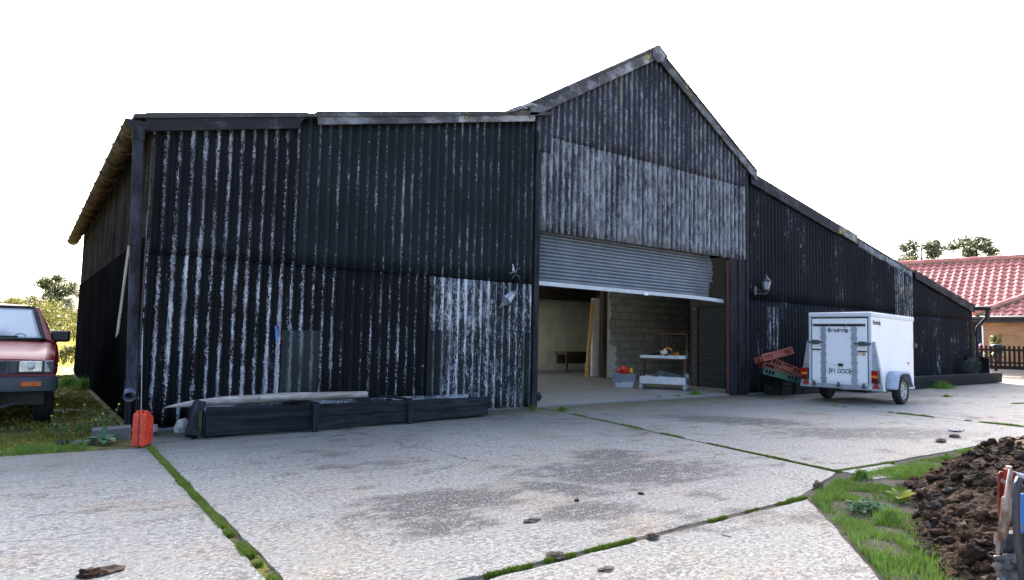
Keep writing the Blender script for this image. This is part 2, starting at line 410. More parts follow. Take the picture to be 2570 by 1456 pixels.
barge(P(1150, 290, yb).x + .005, P(1343, 290, yb).x, zl, .165, yb - .004, M['bargew'], lift=.012)
gy = YW - .14
gdx = .30
barge(P(1330, 262, gy).x, P(1500, 190, gy).x, zg, .26, gy, M['barge2'], lift=.01)
barge(P(1500, 190, gy).x + .005, apex.x - .10, zg, .26, gy - .004, M['bargew'], lift=.01)
barge(apex.x + .10, ge.x + .03, zg, .25, gy, M['barge2'], lift=.01)
mb = MB(); ca = Vector((apex.x, gy - .03, apex.z - .13))
loop = [ca + Vector((.20 * math.cos(t), 0, .19 * math.sin(t))) for t in [PI + PI * k / 10 for k in range(11)]] + [ca + Vector((.10, 0, .09)), ca + Vector((0, 0, .16)), ca + Vector((-.12, 0, .09))]
mb.prism(loop, (0, .03, 0)); mb.build('ridge_end_cap', M['bargew'], barn, world=True)
mb = MB(); mb.prism([Vector((apex.x + dx, gy - .04, apex.z + dz)) for dx, dz in ((-.28, -.13), (0, .05), (.28, -.13), (.26, -.17), (0, 0), (-.26, -.17))], (0, YB - gy, 0))
mb.build('ridge_cap', M['bargew'], barn, world=True)
ry = YW - .10
barge(r1.x + .02, P(2105, 573, ry).x, zr, .26, ry, M['barge'])
barge(P(2105, 573, ry).x + .01, P(2152, 600, ry).x, zr, .22, ry, M['bargew'], lift=.015, label='pale end length of the right bargeboard')
barge(r2.x + .02, P(2385, 737, ry).x, zr2, .23, ry - .02, M['barge'])
barge(P(2385, 737, ry).x + .005, r3.x, zr2, .25, ry - .024, M['barge'])
# broken tiles at left eave of the gable
mb = MB()
for k in range(5): mb.cbox(P(1275 + k * 12, 281 - k * 3.5, YW - .1), (.16, .3, .03), Euler((0, rb.uniform(-.6, .2), rb.uniform(-.3, .3))).to_matrix())
mb.build('broken_slate', M['bargew'], barn, world=True)
# left gutter
G0 = P(345, 297, YW - .2)
mb = MB(); rad = .115; yy0, yy1 = YW - .2, 21.0
zf = lambda y: G0.z - .02 - .10 * (y - yy0) / (yy1 - yy0)
mb.grid(lambda u, v: Vector((G0.x - rad * math.cos(PI * v), yy0 + (yy1 - yy0) * u, zf(yy0 + (yy1 - yy0) * u) - rad * math.sin(PI * v))), 30, 14)
gm = wood_mat('asbestos_gutter', (.030, .025, .018), (.12, .10, .07), (1, .6, 1), 6, sp=0)
gut = mb.build('gutter', gm, barn, smooth=True, world=True, solid=.012)
mb = MB(); y = yy0 + .35
while y < yy1:
    mb = MB(); mb.tube([Vector((G0.x - (rad + .012) * math.cos(PI * k / 12), y, zf(y) - (rad + .012) * math.sin(PI * k / 12))) for k in range(13)], .014, 6)
    y += .92
    mb.build('joint_ring', M['rust'], gut, world=True)
mb = MB(); mb.prism([Vector((G0.x - rad * .94 * math.cos(PI * k / 12), yy0 + .01, zf(yy0) - rad * .94 * math.sin(PI * k / 12))) for k in range(13)], (0, .02, 0))
mb.build('end_cap', M['barge'], gut, world=True)
# left downpipe
q0 = P(347, 332, YW - .14); q1 = P(329, 985, YW - .10)
dpm = wood_mat('tarred_pipe', (.006, .007, .009), (.055, .06, .085), (1, 1, .25), 9)
mb = MB(); mb.tube([q0 + (q1 - q0) * (k / 12) for k in range(13)], .057, 16)
for t_, h in ((.0, .10), (.41, .09), (.97, .07)):
    c = q0 + (q1 - q0) * t_; mb.tube([c + Vector((0, 0, .05)), c - Vector((0, 0, h))], .068, 16)
dpo = mb.build('downpipe', dpm, barn, smooth=40, world=True)
mb = MB(); c = q1 + Vector((-.01, -.01, .02)); e = c + Vector((-.02, -.13, -.06))
mb.tube([c, c + Vector((-.01, -.05, -.02)), e], [.055, .056, .062], 14, caps=False); mb.build('pipe_shoe', flat('tarred_shoe', (.07, .085, .13), .5, .2), dpo, smooth=True, world=True, solid=.008)
mb = MB(); mb.tube([P(322, 990, YW - .08), P(318, 1084, YW - .08)], .03, 8); mb.build('corner_batten', M['tarwood'], barn, world=True)
mb = MB(); mb.box(BX - .02, X0 + .005, YW - .03, YW + .1, 0, 3.5); mb.build('corner_post', M['tarwood'], barn, world=True, bev=.006)
mb = MB(); mb.box(X0 + .006, X0 + .03, YW - .075, YW - .04, 2.5, 3.45); mb.build('corner_batten', M['oldboard'], barn, world=True)
mb = MB(); mb.tube([P(357, 840, YW - .06), P(354, 1035, YW - .06)], .006, 6); mb.build('cable', M['galv'], barn, world=True)
# door posts
mb = MB(); mb.box(XD0 - .11, XD0, YW - .06, YW + .12, 0, P(1340, 300).z - .2); mb.build('door_post', M['tarwood'], barn, world=True, bev=.006)
mb = MB(); mb.box(XD1, XD1 + .30, YW - .02, YW + .10, 0, hz + .05); mb.build('door_post', M['tarwood'], barn, world=True, bev=.005); mb = MB(); mb.box(XD1 + .305, XG1 + .05, YW - .045, YW + .06, 0, hz + .1)
mb.build('door_post', M['tarwood'], barn, world=True, bev=.005)
MB().box(XD1 - .02, XD1 - .002, YW, YW + .05, 0.02, hz - .05).build('door_track', M['rust'], barn, world=True)
mb = MB(); mb.box(XG1 + .06, XG1 + .14, YW - .075, YW - .03, .0, ge.z - .15); mb.build('cover_strip', M['tarwood'], barn, world=True, bev=.004)
# roller shutter
zs = P(1347, 715, YW + .14).z; zs1 = P(1825, 758, YW + .14).z
xs = P(1780, 700, YW + .16).x
zb_ = lambda x: zs + (zs1 - zs) * (x - XD0) / (XD1 - XD0)
sm = flat('steel_shutter', (.15, .175, .205), .42, .25, .12, 4)
mb = MB(); ns = 17; H = hz + .25 - zs - .07; rs = random.Random(5)
for k in range(ns):
    jag = [0, 0, .01, .05, .10, .13, .14, .13, .14, .14, .12, .13, .03, .02, .0, .0, .0][ns - 1 - k] + rs.uniform(-.01, .01)
    x0_, x1_ = XD0 - .05, xs - .06 + jag
    h = H / ns
    def fn(u, v):
        x = x0_ + (x1_ - x0_) * u
        return Vector((x, YW + .16 - .022 * math.sin(PI * v) ** .8, zb_(x) + .07 + (k + v) * h))
    mb.grid(fn, 6, 8)
sh = mb.build('roller_shutter', sm, barn, smooth=50, world=True, solid=.004)
mb = MB()
n = 14
top = [Vector((XD0 - .05 + (XD1 - .02 - XD0 + .05) * k / n, YW + .13, zb_(XD0 - .05 + (XD1 + .03 - XD0) * k / n) + (-.03 * max(0, (k - n + 3) / 3) ** 2))) for k in range(n + 1)]
mb.add(top + [p + Vector((0, 0, .075)) for p in top] + [p + Vector((0, .05, 0)) for p in top] + [p + Vector((0, .05, .075)) for p in top],
       [f for k in range(n) for f in ((k, k + 1, n + 2 + k, n + 1 + k), (2 * n + 2 + k, 3 * n + 3 + k, 3 * n + 4 + k, 2 * n + 3 + k), (k, 2 * n + 2 + k, 2 * n + 3 + k, k + 1), (n + 1 + k, n + 2 + k, 3 * n + 4 + k, 3 * n + 3 + k))])
br = mb.build('bottom_rail', flat('pale_rail', (.42, .47, .52), .4, .3, .1), sh, world=True)
c = P(1621, 738, YW + .12); MB().cbox(c, (.12, .006, .055)).build('sticker', M['white'], br, world=True)
# interior
flr = NT('barn_floor'); nn = flr.noise(1.2, det=5); n2 = flr.noise(60, det=3)
flr.bump(n2, .2, .004)
fm = flr.out(flr.mix(flr.m('MULTIPLY_ADD', n2, .4, flr.m('MULTIPLY', nn, .6)), (.10, .105, .11), (.27, .275, .285)), .8)
MB().box(BX + .1, XE - .1, YW + .0, YB - .02, -.2, .025).build('floor_slab', fm, barn, world=True)
def block_mat(name, c1, c2, mortar, sx=.45, sz=.225, axis=0):
    t = NT(name); X, Y, Z = t.xyz(); cb = t.n.new('ShaderNodeCombineXYZ'); t.L(Y if axis else X, cb.inputs[0]); t.L(Z, cb.inputs[1])
    br_ = t.n.new('ShaderNodeTexBrick'); t.L(cb.outputs[0], br_.inputs['Vector']); t.L(c1, br_.inputs['Color1']); t.L(c2, br_.inputs['Color2']); t.L(mortar, br_.inputs['Mortar'])
    br_.inputs['Scale'].default_value = 1; br_.inputs['Brick Width'].default_value = sx; br_.inputs['Row Height'].default_value = sz; br_.inputs['Mortar Size'].default_value = .02 * sz / .225
    br_.inputs['Mortar Smooth'].default_value = .3
    n = t.noise(3, det=5); c = t.mix(t.m('MULTIPLY', t.step(n, .3, .8), .6), br_.outputs[0], tuple(k * .55 for k in c1))
    t.bump(t.m('MULTIPLY', br_.outputs['Fac'], -1), .5, .01); return t.out(c, .85)
bm = block_mat('grey_block', (.42, .43, .39), (.54, .54, .47), (.28, .28, .26))
yb2 = 14.3
MB().box(14.45, 22, yb2, yb2 + .15, .025, 3.2).build('block_wall', bm, barn, world=True)
wh = flat('limewash', (.82, .83, .84), .8, 0, .1, 6, .3)
mb = MB(); rj = random.Random(9)
xL = P(1521, 900, yb2).x
jl = [(xL, .025)]; z = .025
edge = []
for z in [.025 + .1 * k for k in range(31)]:
    base = .42 if z < .95 else .14
    edge.append(Vector((xL + base + rj.uniform(-.06, .05), yb2 - .012, z)))
loop = [Vector((xL, yb2 - .012, .025))] + edge + [Vector((xL, yb2 - .012, 3.03))]
mb.prism(loop, (0, .17, 0)); mb.build('limewashed_edge', wh, barn, world=True)
MB().box(P(1481, 900, 14.88).x, P(1503, 900, 14.8).x, 14.8, 14.88, .025, 2.45).build('white_pillar', wh, barn, world=True, bev=.01)
MB().box(P(1504, 800, 14.36).x, P(1524, 800, 14.2).x, 14.2, 14.36, .025, 5).build('timber_post', wood_mat('brown_post', (.05, .035, .025), (.12, .085, .06), (1, 1, .1), 20), barn, world=True, bev=.01)
MB().box(BX + .1, 17.0, 18.0, 18.15, .025, 2.55).build('cream_wall', flat('cream_plaster', (.72, .72, .60), .8, 0, .15, 2), barn, world=True)
MB().box(BX + .1, 22, 14.15, 14.4, 3.05, 3.4).build('tie_beam', M['tarwood'], barn, world=True)
MB().box(BX + .1, 17, 17.7, 17.95, 2.55, 2.95).build('tie_beam', wood_mat('brown_beam', (.03, .022, .016), (.07, .05, .04), (.1, 1, 1), 18), barn, world=True)
# black louvred inner door in the side partition
XI = 14.0
MB().box(XI + .02, XI + .12, YW + .12, 11.0, .025, 3.3).build('partition', flat('dark_partition', (.04, .042, .045), .6), barn, world=True)
mb = MB()
d0, d1 = 9.93, 10.70
mb.box(XI - .05, XI + .015, d0 - .05, d0, .025, 2.05); mb.box(XI - .05, XI + .015, d1, d1 + .05, .025, 2.05); mb.box(XI - .05, XI + .015, d0 - .05, d1 + .05, 2.052, 2.11)
dr = mb.build('inner_door', M['black'], barn, world=True, bev=.005)
mb = MB()
for k in range(22): mb.box(XI - .03, XI + .01, d0 + .005, d1 - .005, .06 + k * .09, .06 + k * .09 + .078, None)
mb.build('louvre', flat('black_gloss', (.03, .04, .05), .3), dr, world=True, bev=.01)
mb = MB()
for k in range(24): mb.blob((XI - .02 + rb.uniform(-.02, .02), 10.83 + rb.uniform(-.04, .04), .1 + k * .083), (.04, .07, .055), k, 8, 6, .5, 2)
mb.build('rough_pillar', flat('flaked_brick', (.12, .09, .08), .9, 0, .7, 25, .5), barn, world=True, smooth=True)
# right end gutter and downpipe
e0 = P(2437, 769, YW - .12); e1 = P(2470, 770, YW - .5)
mb = MB(); mb.tube([Vector((XE + .08, YW - .55, e0.z - .06)), Vector((XE + .08, YB, e0.z - .06))], .085, 12)
g2 = mb.build('gutter', M['black'], barn, smooth=40, world=True)
mb = MB(); gx = XE + .08; gzz = e0.z - .10
mb.tube([Vector((gx, YW - .45, gzz)), Vector((gx, YW - .45, gzz - .22)), Vector((gx - .02, YW - .42, gzz - .30)), Vector((gx - .16, YW - .2, gzz - .62)), Vector((gx - .17, YW - .18, gzz - .75)), Vector((gx - .17, YW - .18, .75))], .05, 12)
mb.tube([Vector((gx, YW - .45, gzz - .12)), Vector((gx, YW - .45, gzz - .26))], .075, 12)
mb.tube([Vector((gx - .17, YW - .18, gzz - .78)), Vector((gx - .17, YW - .18, gzz - .9))], .07, 12)
mb.build('downpipe', dpm, barn, smooth=40, world=True)
# ================================================================ GROUND
# ground sheet: reaches the horizon, rises gently towards the house
def gheight(x, y):
    k = min(1, max(0, (x - 27.0) / 9)); k = k * k * (3 - 2 * k)
    return -.012 + .5 * k
t = NT('rough_ground'); X, Y, Z = t.xyz()
n = t.noise(.35, det=5); n2 = t.noise(6, det=4); n3 = t.noise(40, det=3)
grass = t.mix(t.step(n2, .3, .7), (.14, .15, .02), (.24, .22, .05)); grass = t.mix(t.step(n, .4, .65), grass, (.40, .34, .13))
moss = t.mix(t.step(t.m('ADD', t.m('MULTIPLY', n2, .6), t.m('MULTIPLY', n3, .5)), .45, .62), (.045, .035, .012), (.17, .16, .012))
moss = t.mix(t.step(X, 1.12, 1.3), moss, t.mix(n3, (.03, .024, .014), (.07, .055, .03)))
c = t.mix(t.step(Y, 20, 24), moss, grass)
vd, vc = t.vor(38); grav = t.mix(t.xyz(vc)[0], (.22, .17, .12), (.52, .44, .36))
c = t.mix(t.step(X, 22, 24), c, grav)
t.bump(t.m('ADD', n3, t.m('MULTIPLY', n2, 2)), .5, .03)
GM = t.out(c, .9)
mb = MB()
xs_ = [-900, -300, -120, -60, -30, -16, -8, -4, 0, 4, 8, 12, 16, 20, 24, 26, 27, 28, 29, 30, 31, 32, 33, 34, 35, 36, 40, 60, 100, 200, 500, 1200]
ys_ = [-300, -60, -20, -8, 0, 4, 8, 12, 16, 20, 24, 30, 40, 60, 100, 200, 400, 900, 1500]
mb.add([(x, y, gheight(x, y)) for y in ys_ for x in xs_], [(j * len(xs_) + i, j * len(xs_) + i + 1, (j + 1) * len(xs_) + i + 1, (j + 1) * len(xs_) + i) for j in range(len(ys_) - 1) for i in range(len(xs_) - 1)])
g = mb.build('ground', GM, smooth=True); tag(g, kind='structure')
# concrete slabs of the yard
t = NT('yard_concrete'); X, Y, Z = t.xyz()
big = t.noise(.55, det=4); mid = t.noise(2.6, (1, 1.6, 1), 5, .6); lines = t.noise(3.0, (.10, 7.5, 1), 3, .6); lines2 = t.noise(9.0, (.07, 6, 1), 2, .7)
fine = t.noise(150, det=2)
vd, vc = t.vor(58); vr, vg, vb_ = t.xyz(vc)
vd2, vc2 = t.vor(115); v2r = t.xyz(vc2)[0]
base = t.mix(t.step(mid, .3, .7), (.30, .292, .255), (.455, .44, .385))
base = t.mix(t.m('MULTIPLY', t.step(t.noise(1.1, det=5, ro=.65), .48, .66), .75), base, (.40, .32, .23))
dash = t.noise(42, (.55, 1, 1), 4, .7); dash2 = t.noise(85, (.6, 1, 1), 2, .6)
sand = t.mix(t.m('MULTIPLY', t.step(lines, .50, .64), .26), base, (.17, .17, .165))
sand = t.mix(t.m('MULTIPLY', t.step(t.m('ADD', dash, t.m('MULTIPLY', mid, .45)), .69, .82), .75), sand, (.09, .09, .085))
sand = t.mix(t.m('MULTIPLY', t.step(dash2, .56, .66), .6), sand, (.12, .12, .115))
sand = t.mix(t.m('MULTIPLY', t.step(dash2, .40, .32), .5), sand, (.62, .62, .60))
peb = t.mix(t.step(vr, .74, .98), t.mix(vg, (.05, .05, .05), (.19, .165, .14)), (.48, .47, .45))
peb = t.mix(t.step(vd, .30, .5), peb, (.06, .06, .06))
def ell(p, q, rad):   # worn patch stretched between two places on the yard
    A = Vector(p[:2]); B = Vector(q[:2]); cc_ = (A + B) / 2; d_ = B - A; L_ = d_.length / 2 + rad; an = math.atan2(d_.y, d_.x)
    u = t.m('ADD', t.m('MULTIPLY', t.m('SUBTRACT', X, cc_.x), math.cos(an) / L_), t.m('MULTIPLY', t.m('SUBTRACT', Y, cc_.y), math.sin(an) / L_))
    v_ = t.m('ADD', t.m('MULTIPLY', t.m('SUBTRACT', X, cc_.x), -math.sin(an) / rad), t.m('MULTIPLY', t.m('SUBTRACT', Y, cc_.y), math.cos(an) / rad))
    return t.m('SQRT', t.m('ADD', t.m('MULTIPLY', u, u), t.m('MULTIPLY', v_, v_)))
wn_ = t.m('ADD', t.m('MULTIPLY', t.noise(3.2, (1, 2, 1), 5, .7), 2.2), t.m('MULTIPLY_ADD', dash, 2.6, -2.4))
worn = None
for p_, q_, r_ in ((gz(1010, 1285), gz(1200, 1245), .34), (gz(1060, 1330), gz(1180, 1312), .18), (gz(1390, 1222), gz(1450, 1232), .26), (gz(1470, 1190), gz(1680, 1178), .55), (gz(1420, 1290), gz(1520, 1275), .22), (gz(1500, 1145), gz(1560, 1140), .3), (gz(2050, 1090), gz(2350, 1085), .5), (gz(1750, 1050), gz(1950, 1060), .5)):
    k_ = t.step(t.m('ADD', ell(p_, q_, r_), wn_), 1.15, .75); worn = k_ if worn is None else t.m('MAXIMUM', worn, k_)
worn = t.m('MULTIPLY', worn, t.step(t.noise(7, (.7, 1.2, 1), 6, .75), .36, .48))
expo = t.m('MAXIMUM', worn, t.m('MULTIPLY', t.step(t.m('ADD', t.m('MULTIPLY', big, .9), t.m('ADD', t.m('MULTIPLY', mid, .9), t.m('MULTIPLY', lines2, .45))), 1.18, 1.36), .8))
pm = t.m('MULTIPLY', t.step(vb_, .66, .72), .8)
c = t.mix(t.m('MAXIMUM', t.m('MULTIPLY', pm, t.m('MULTIPLY_ADD', expo, .55, .25)), t.m('MULTIPLY', expo, .92)), sand, peb)
c = t.mix(t.m('MULTIPLY', t.step(v2r, .965, .98), .6), c, (.68, .68, .66))
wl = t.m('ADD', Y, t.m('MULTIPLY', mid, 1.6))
alg_shade = t.step(t.m('ADD', Y, t.m('ADD', t.m('MULTIPLY', big, 4.0), t.m('MULTIPLY', lines, 2.2))), 8.3, 10.6)  # algae stain plus shade near the barn, painted into the concrete colour
c = t.mix(t.m('MULTIPLY', alg_shade, .55), c, (.10, .105, .10))
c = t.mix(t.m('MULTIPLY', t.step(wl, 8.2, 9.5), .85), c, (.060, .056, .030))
mud = t.step(t.m('ADD', t.noise(1.8, det=5, ro=.7), t.m('MULTIPLY', fine, .12)), .70, .76)
c = t.mix(t.m('MULTIPLY', mud, .7), c, (.13, .085, .05))
# cracks
ck = t.n.new('ShaderNodeTexVoronoi'); ck.feature = 'DISTANCE_TO_EDGE'; ck.inputs['Scale'].default_value = .42
t.L(t.off(t.sc(t.co, (1, .8, 0)), (.3, .2, 0)), ck.inputs['Vector'])
wv = t.n.new('ShaderNodeVectorMath'); wv.operation = 'ADD'; t.L(t.off(t.sc(t.co, (1, .8, 0)), (.3, .2, 0)), wv.inputs[0])
nz = t.n.new('ShaderNodeTexNoise'); nz.inputs['Scale'].default_value = 3; nz.inputs['Detail'].default_value = 5; t.L(t.co, nz.inputs['Vector'])
t.L(t.sc(nz.outputs['Color'], (.35, .35, 0)), wv.inputs[1]); t.t.links.new(wv.outputs[0], ck.inputs['Vector'])
crack = t.m('MULTIPLY', t.step(ck.outputs['Distance'], .0045, .001), t.step(t.noise(.4, det=2), .50, .56))
c = t.mix(t.m('MULTIPLY', crack, .8), c, (.05, .045, .04))
hgt = t.m('ADD', t.m('MULTIPLY', lines, .35), t.m('ADD', t.m('MULTIPLY', vd, -.8), t.m('ADD', t.m('MULTIPLY', fine, .6), t.m('MULTIPLY', lines2, .25))))
t.bump(hgt, .40, .010)
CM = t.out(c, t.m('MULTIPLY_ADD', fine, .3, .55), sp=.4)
def slab(mb, pts, h=.16, jit=.018, seed=0):
    """a concrete slab with slightly crumbled edges"""
    r = random.Random(seed); lp = []
    for k in range(len(pts)):
        p = Vector(pts[k]); q = Vector(pts[(k + 1) % len(pts)]); L = (q - p).length; n = max(1, int(min(L, 14) / .09))
        d = (q - p).normalized(); nn_ = Vector((-d.y, d.x))
        for i in range(n):
            u = p + (q - p) * (i / n)
            s = jit * mn.noise(Vector((u.x * 3, u.y * 3, seed))) + jit * .6 * mn.noise(Vector((u.x * 14, u.y * 14, seed)))
            lp.append(Vector((u.x + nn_.x * s, u.y + nn_.y * s, 0)))
    mb.prism(lp, (0, 0, -h))
mb = MB()
slab(mb, [(-9, -4), (.995, -4), (1.015, 3.3), (1.07, 7.62), (.4, 7.68), (-.6, 7.75), (-9, 8.1)], seed=1)
slab(mb, [(1.085, 2.80), (4.85, 2.80), (6.15, 3.16), (6.98, 7.75), (7.1, 8.80), (1.2, 8.80), (1.13, 7.6)], seed=2)
slab(mb, [(1.05, -4), (3.3, -4), (3.3, 1.2), (3.57, 1.62), (4.1, 2.05), (4.90, 2.745), (1.08, 2.735)], seed=3, jit=.03)
jp = [gz(2232, 1036), gz(2400, 1053), gz(2569, 1072)]
slab(mb, [(6.215, 3.22), (7.3, 3.14), (9.6, 3.05), (12.2, 2.2), (12.8, 3.3), jp[2][:2], jp[0][:2], (13.0, 8.80), (7.16, 8.80), (7.03, 7.75)], seed=4)
j0, j2 = Vector(jp[0][:2]), Vector(jp[2][:2]); o_ = Vector((.045, .04))
slab(mb, [tuple(j0 + o_), tuple(j2 + o_), (15, 1.0), (26, .5), (25.6, 8.8), (13.06, 8.80)], seed=5)
slab(mb, [(6.24, 3.03), (6.25, 3.165), (7.1, 3.10), (7.0, 3.0)], seed=6)
slab(mb, [(6.0, 2.86), (6.2, 2.97), (6.9, 2.9), (6.5, 2.74)], seed=7)
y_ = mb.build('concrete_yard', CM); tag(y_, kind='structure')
# sunlit gravel drive past the end of the barn : part of the ground sheet colours; low soil bank along the lane edge
# ================================================================ GRASS
def blade_mesh(pts, hmin, hmax, wd, seed=0, lean=.6, zf=None):
    r = random.Random(seed); v = []; f = []
    for (x, y, s) in pts:
        h = r.uniform(hmin, hmax) * s; a = r.uniform(0, 2 * PI); b = r.uniform(0, 2 * PI); l = r.uniform(.1, lean) * h
        ww = wd * r.uniform(.6, 1.3); z = zf(x, y) if zf else 0
        dx, dy = math.cos(a) * ww, math.sin(a) * ww; lx, ly = math.cos(b) * l, math.sin(b) * l
        k = len(v)
        v += [(x - dx, y - dy, z - .01), (x + dx, y + dy, z - .01), (x + dx * .7 + lx * .35, y + dy * .7 + ly * .35, z + h * .6), (x - dx * .7 + lx * .35, y - dy * .7 + ly * .35, z + h * .6), (x + lx, y + ly, z + h)]
        f += [(k, k + 1, k + 2, k + 3), (k + 3, k + 2, k + 4)]
    m = MB(); m.v = [Vector(p) for p in v]; m.f = f; return m
def inpoly(x, y, P_):
    c = False; n = len(P_)
    for i in range(n):
        (x1, y1), (x2, y2) = P_[i], P_[i - 1]
        if (y1 > y) != (y2 > y) and x < (x2 - x1) * (y - y1) / (y2 - y1) + x1: c = not c
    return c
BARE = [(gz(2150, 1288), .20), (gz(2215, 1375), .13), (gz(2100, 1268), .13), (gz(2235, 1330), .10), (gz(2160, 1240), .10)]
def scatter(P_, n, seed, clump=0, thr=0.0, bare=False):
    r = random.Random(seed); xs = [p[0] for p in P_]; ys = [p[1] for p in P_]; o = []
    tries = 0
    while len(o) < n and tries < n * 20:
        tries += 1
        x, y = r.uniform(min(xs), max(xs)), r.uniform(min(ys), max(ys))
        if not inpoly(x, y, P_): continue
        s = 1
        if bare and any((Vector((x, y)) - Vector(b_[:2])).length < rb_ * (1 + .8 * mn.noise(Vector((x * 9, y * 9, 1)))) for b_, rb_ in BARE) and r.random() < .93: continue
        if clump:
            q = mn.noise(Vector((x * clump, y * clump, seed))) + .5 * mn.noise(Vector((x * clump * 3, y * clump * 3, seed + 5)))
            if q < thr + r.uniform(-.15, .15): continue
            s = .6 + .9 * max(0, q)
        o.append((x, y, s))
    return o
LM = leaf_mat('turf', (.06, .15, .016), (.15, .27, .04), .35)
LM2 = leaf_mat('pale_turf', (.10, .20, .035), (.22, .36, .08), .35)
LMd = leaf_mat('field_grass', (.16, .17, .03), (.34, .30, .09), .4)
LMj = leaf_mat('joint_moss', (.085, .15, .012), (.19, .27, .03), .3)
verge = [(4.95, 2.74), (4.12, 2.03), (3.6, 1.60), (3.33, 1.18), (3.3, .2), (5, .2), (6.5, 1.9), (9.8, 2.9), (9.8, 3.03), (7.2, 3.02), (6.9, 2.94), (6.3, 2.96), (6.0, 3.05)]
# soil under the verge
vt = NT('verge_soil'); a1 = vt.noise(9, det=5); vt.bump(a1, .6, .03)
vs_m = vt.out(vt.mix(vt.step(a1, .35, .65), (.03, .024, .015), (.08, .065, .042)), .9)
mb = MB(); mb.grid(lambda u, v: Vector((3.0 + 9.4 * u, -1.0 + 4.02 * v, -.008 + .012 * mn.noise(Vector((u * 40, v * 20, 1))) - (.03 if (-1.0 + 4.02 * v) > 2.9 else 0))), 120, 60)
so_ = mb.build('verge_soil', vs_m, smooth=True); tag(so_, kind='structure')
mb = blade_mesh(scatter(verge, 36000, 3, 2.2, -.05, True), .010, .045, .0026, 1, .9)
tag(mb.build('verge_grass', LM), 'short green grass of the verge beside the soil heap', 'grass', kind='stuff')
mb = blade_mesh(scatter(verge, 15000, 8, 1.1, .02, True), .02, .070, .0026, 2, .9)
tag(mb.build('dewy_grass', LM2), 'paler dewy grass tufts among the verge beside the soil heap', 'grass', kind='stuff')
def jointpts(p, q, n, wd, seed, gap=-.1, fr=2.0):
    r = random.Random(seed); p = Vector(p[:2]); q = Vector(q[:2]); d = (q - p); nn_ = Vector((-d.y, d.x)).normalized(); o = []
    for k in range(n * 3):
        u = r.random(); z = p + d * u
        g_ = mn.noise(Vector((z.x * fr, z.y * fr, seed))) + .6 * mn.noise(Vector((z.x * fr * 4, z.y * fr * 4, seed)))
        if g_ < gap: continue
        ww = wd * (.55 + max(0, g_)); z = z + nn_ * r.gauss(0, ww * .5); o.append((z.x, z.y, .7 + max(0, g_) * .7))
        if len(o) >= n: break
    return o
pts = jointpts((1.10, 7.62), (1.05, 4.2), 15000, .040, 4, -.6, 2.2) + jointpts((1.05, 4.2), (1.035, 2.8), 4200, .036, 5, -.1, 3)
mb = blade_mesh(pts, .008, .030, .0032, 5, 1.1)
tag(mb.build('joint_moss', LMj), 'bright moss line along the slab joint running from the red can', 'moss', kind='stuff')
pts = jointpts((1.2, 2.77), (4.95, 2.78), 5200, .016, 6, .0, 2.6)
mb = blade_mesh(pts, .006, .024, .0028, 6, 1.2)
tag(mb.build('joint_grass', LMj), 'patchy moss in the nearest slab joint across the yard', 'moss', kind='stuff')
pts = jointpts((7.0, 7.75), (6.18, 3.18), 9000, .016, 7, -.3, 2.5) + jointpts((6.18, 3.18), (7.2, 3.1), 1500, .02, 8, -.5, 2.5)
mb = blade_mesh(pts, .008, .030, .003, 7, 1.1)
tag(mb.build('joint_grass', LMj), 'thin grass line in the joint running from the verge to the doorway', 'moss', kind='stuff')
pts = jointpts(jp[0], jp[2], 2600, .03, 9, -.1, 1.6) + jointpts((13.02, 8.7), jp[0], 900, .03, 10, .0, 1.3) + jointpts((16, 5.0), (21, 4.0), 1500, .04, 12, .1, 1)
mb = blade_mesh(pts, .008, .035, .004, 8, 1.1)
tag(mb.build('joint_grass', LMj), 'sparse grass in the joint beyond the trailer wheel', 'moss', kind='stuff')
def tuft(name, c, rad, n, h, label, mat=LM, seed=0, wd=.006, group=None, z=0):
    r = random.Random(seed); pts = []
    for k in range(n):
        a_ = r.uniform(0, 2 * PI); q = min(.8, abs(r.gauss(0, .38))) * rad; pts.append((c[0] + math.cos(a_) * q, c[1] + math.sin(a_) * q * .6, 1 - min(.7, q / rad * .6)))
    m = blade_mesh(pts, h * .4, h, wd, seed, 1.0, (lambda x, y: z)); return one(name, m, mat, label, 'grass tuft', group, loc=(c[0], c[1], z))
tg = 'grass tufts on the yard'
tuft('grass_tuft', gz(1410, 1032), .20, 140, .13, 'grass tuft nearest the door post at the left of the threshold', seed=1, group=tg)
tuft('grass_tuft', gz(1405, 1031) + Vector((-.35, .25, 0)), .10, 110, .12, 'small grass tuft hard against the left door post', seed=2, group=tg)
tuft('grass_tuft', gz(1745, 993), .34, 460, .15, 'wide grass tuft on the threshold right of the trolley', seed=3, group=tg)
tuft('grass_tuft', gz(1700, 997), .15, 150, .09, 'low grass tuft on the threshold in front of the trolley', seed=4, group=tg)
tuft('grass_tuft', gz(1655, 1000), .12, 60, .07, 'tiny grass tuft on the threshold left of the trolley', seed=5, group=tg)
tuft('grass_tuft', gz(2095, 1013), .10, 60, .06, 'tiny grass tuft in front of the near trailer corner', seed=6, group=tg)
tuft('grass_tuft', gz(2365, 975), .7, 420, .26, 'feathery grass clump at the foot of the sleeper bed', seed=7, group=tg, wd=.008)
tuft('grass_tuft', gz(2375, 996), .22, 260, .07, 'flat grass patch on the yard in front of the sleeper bed', seed=8, group=tg)
tuft('grass_tuft', gz(2175, 1203) + Vector((0, .05, 0)), .16, 260, .10, 'dark green tuft between the broken slab pieces', seed=9, group=tg)
tuft('grass_tuft', gz(2232, 1305), .22, 300, .12, 'long pale grass tuft leaning from the verge onto the soil', LM2, seed=10, group=tg, wd=.004)
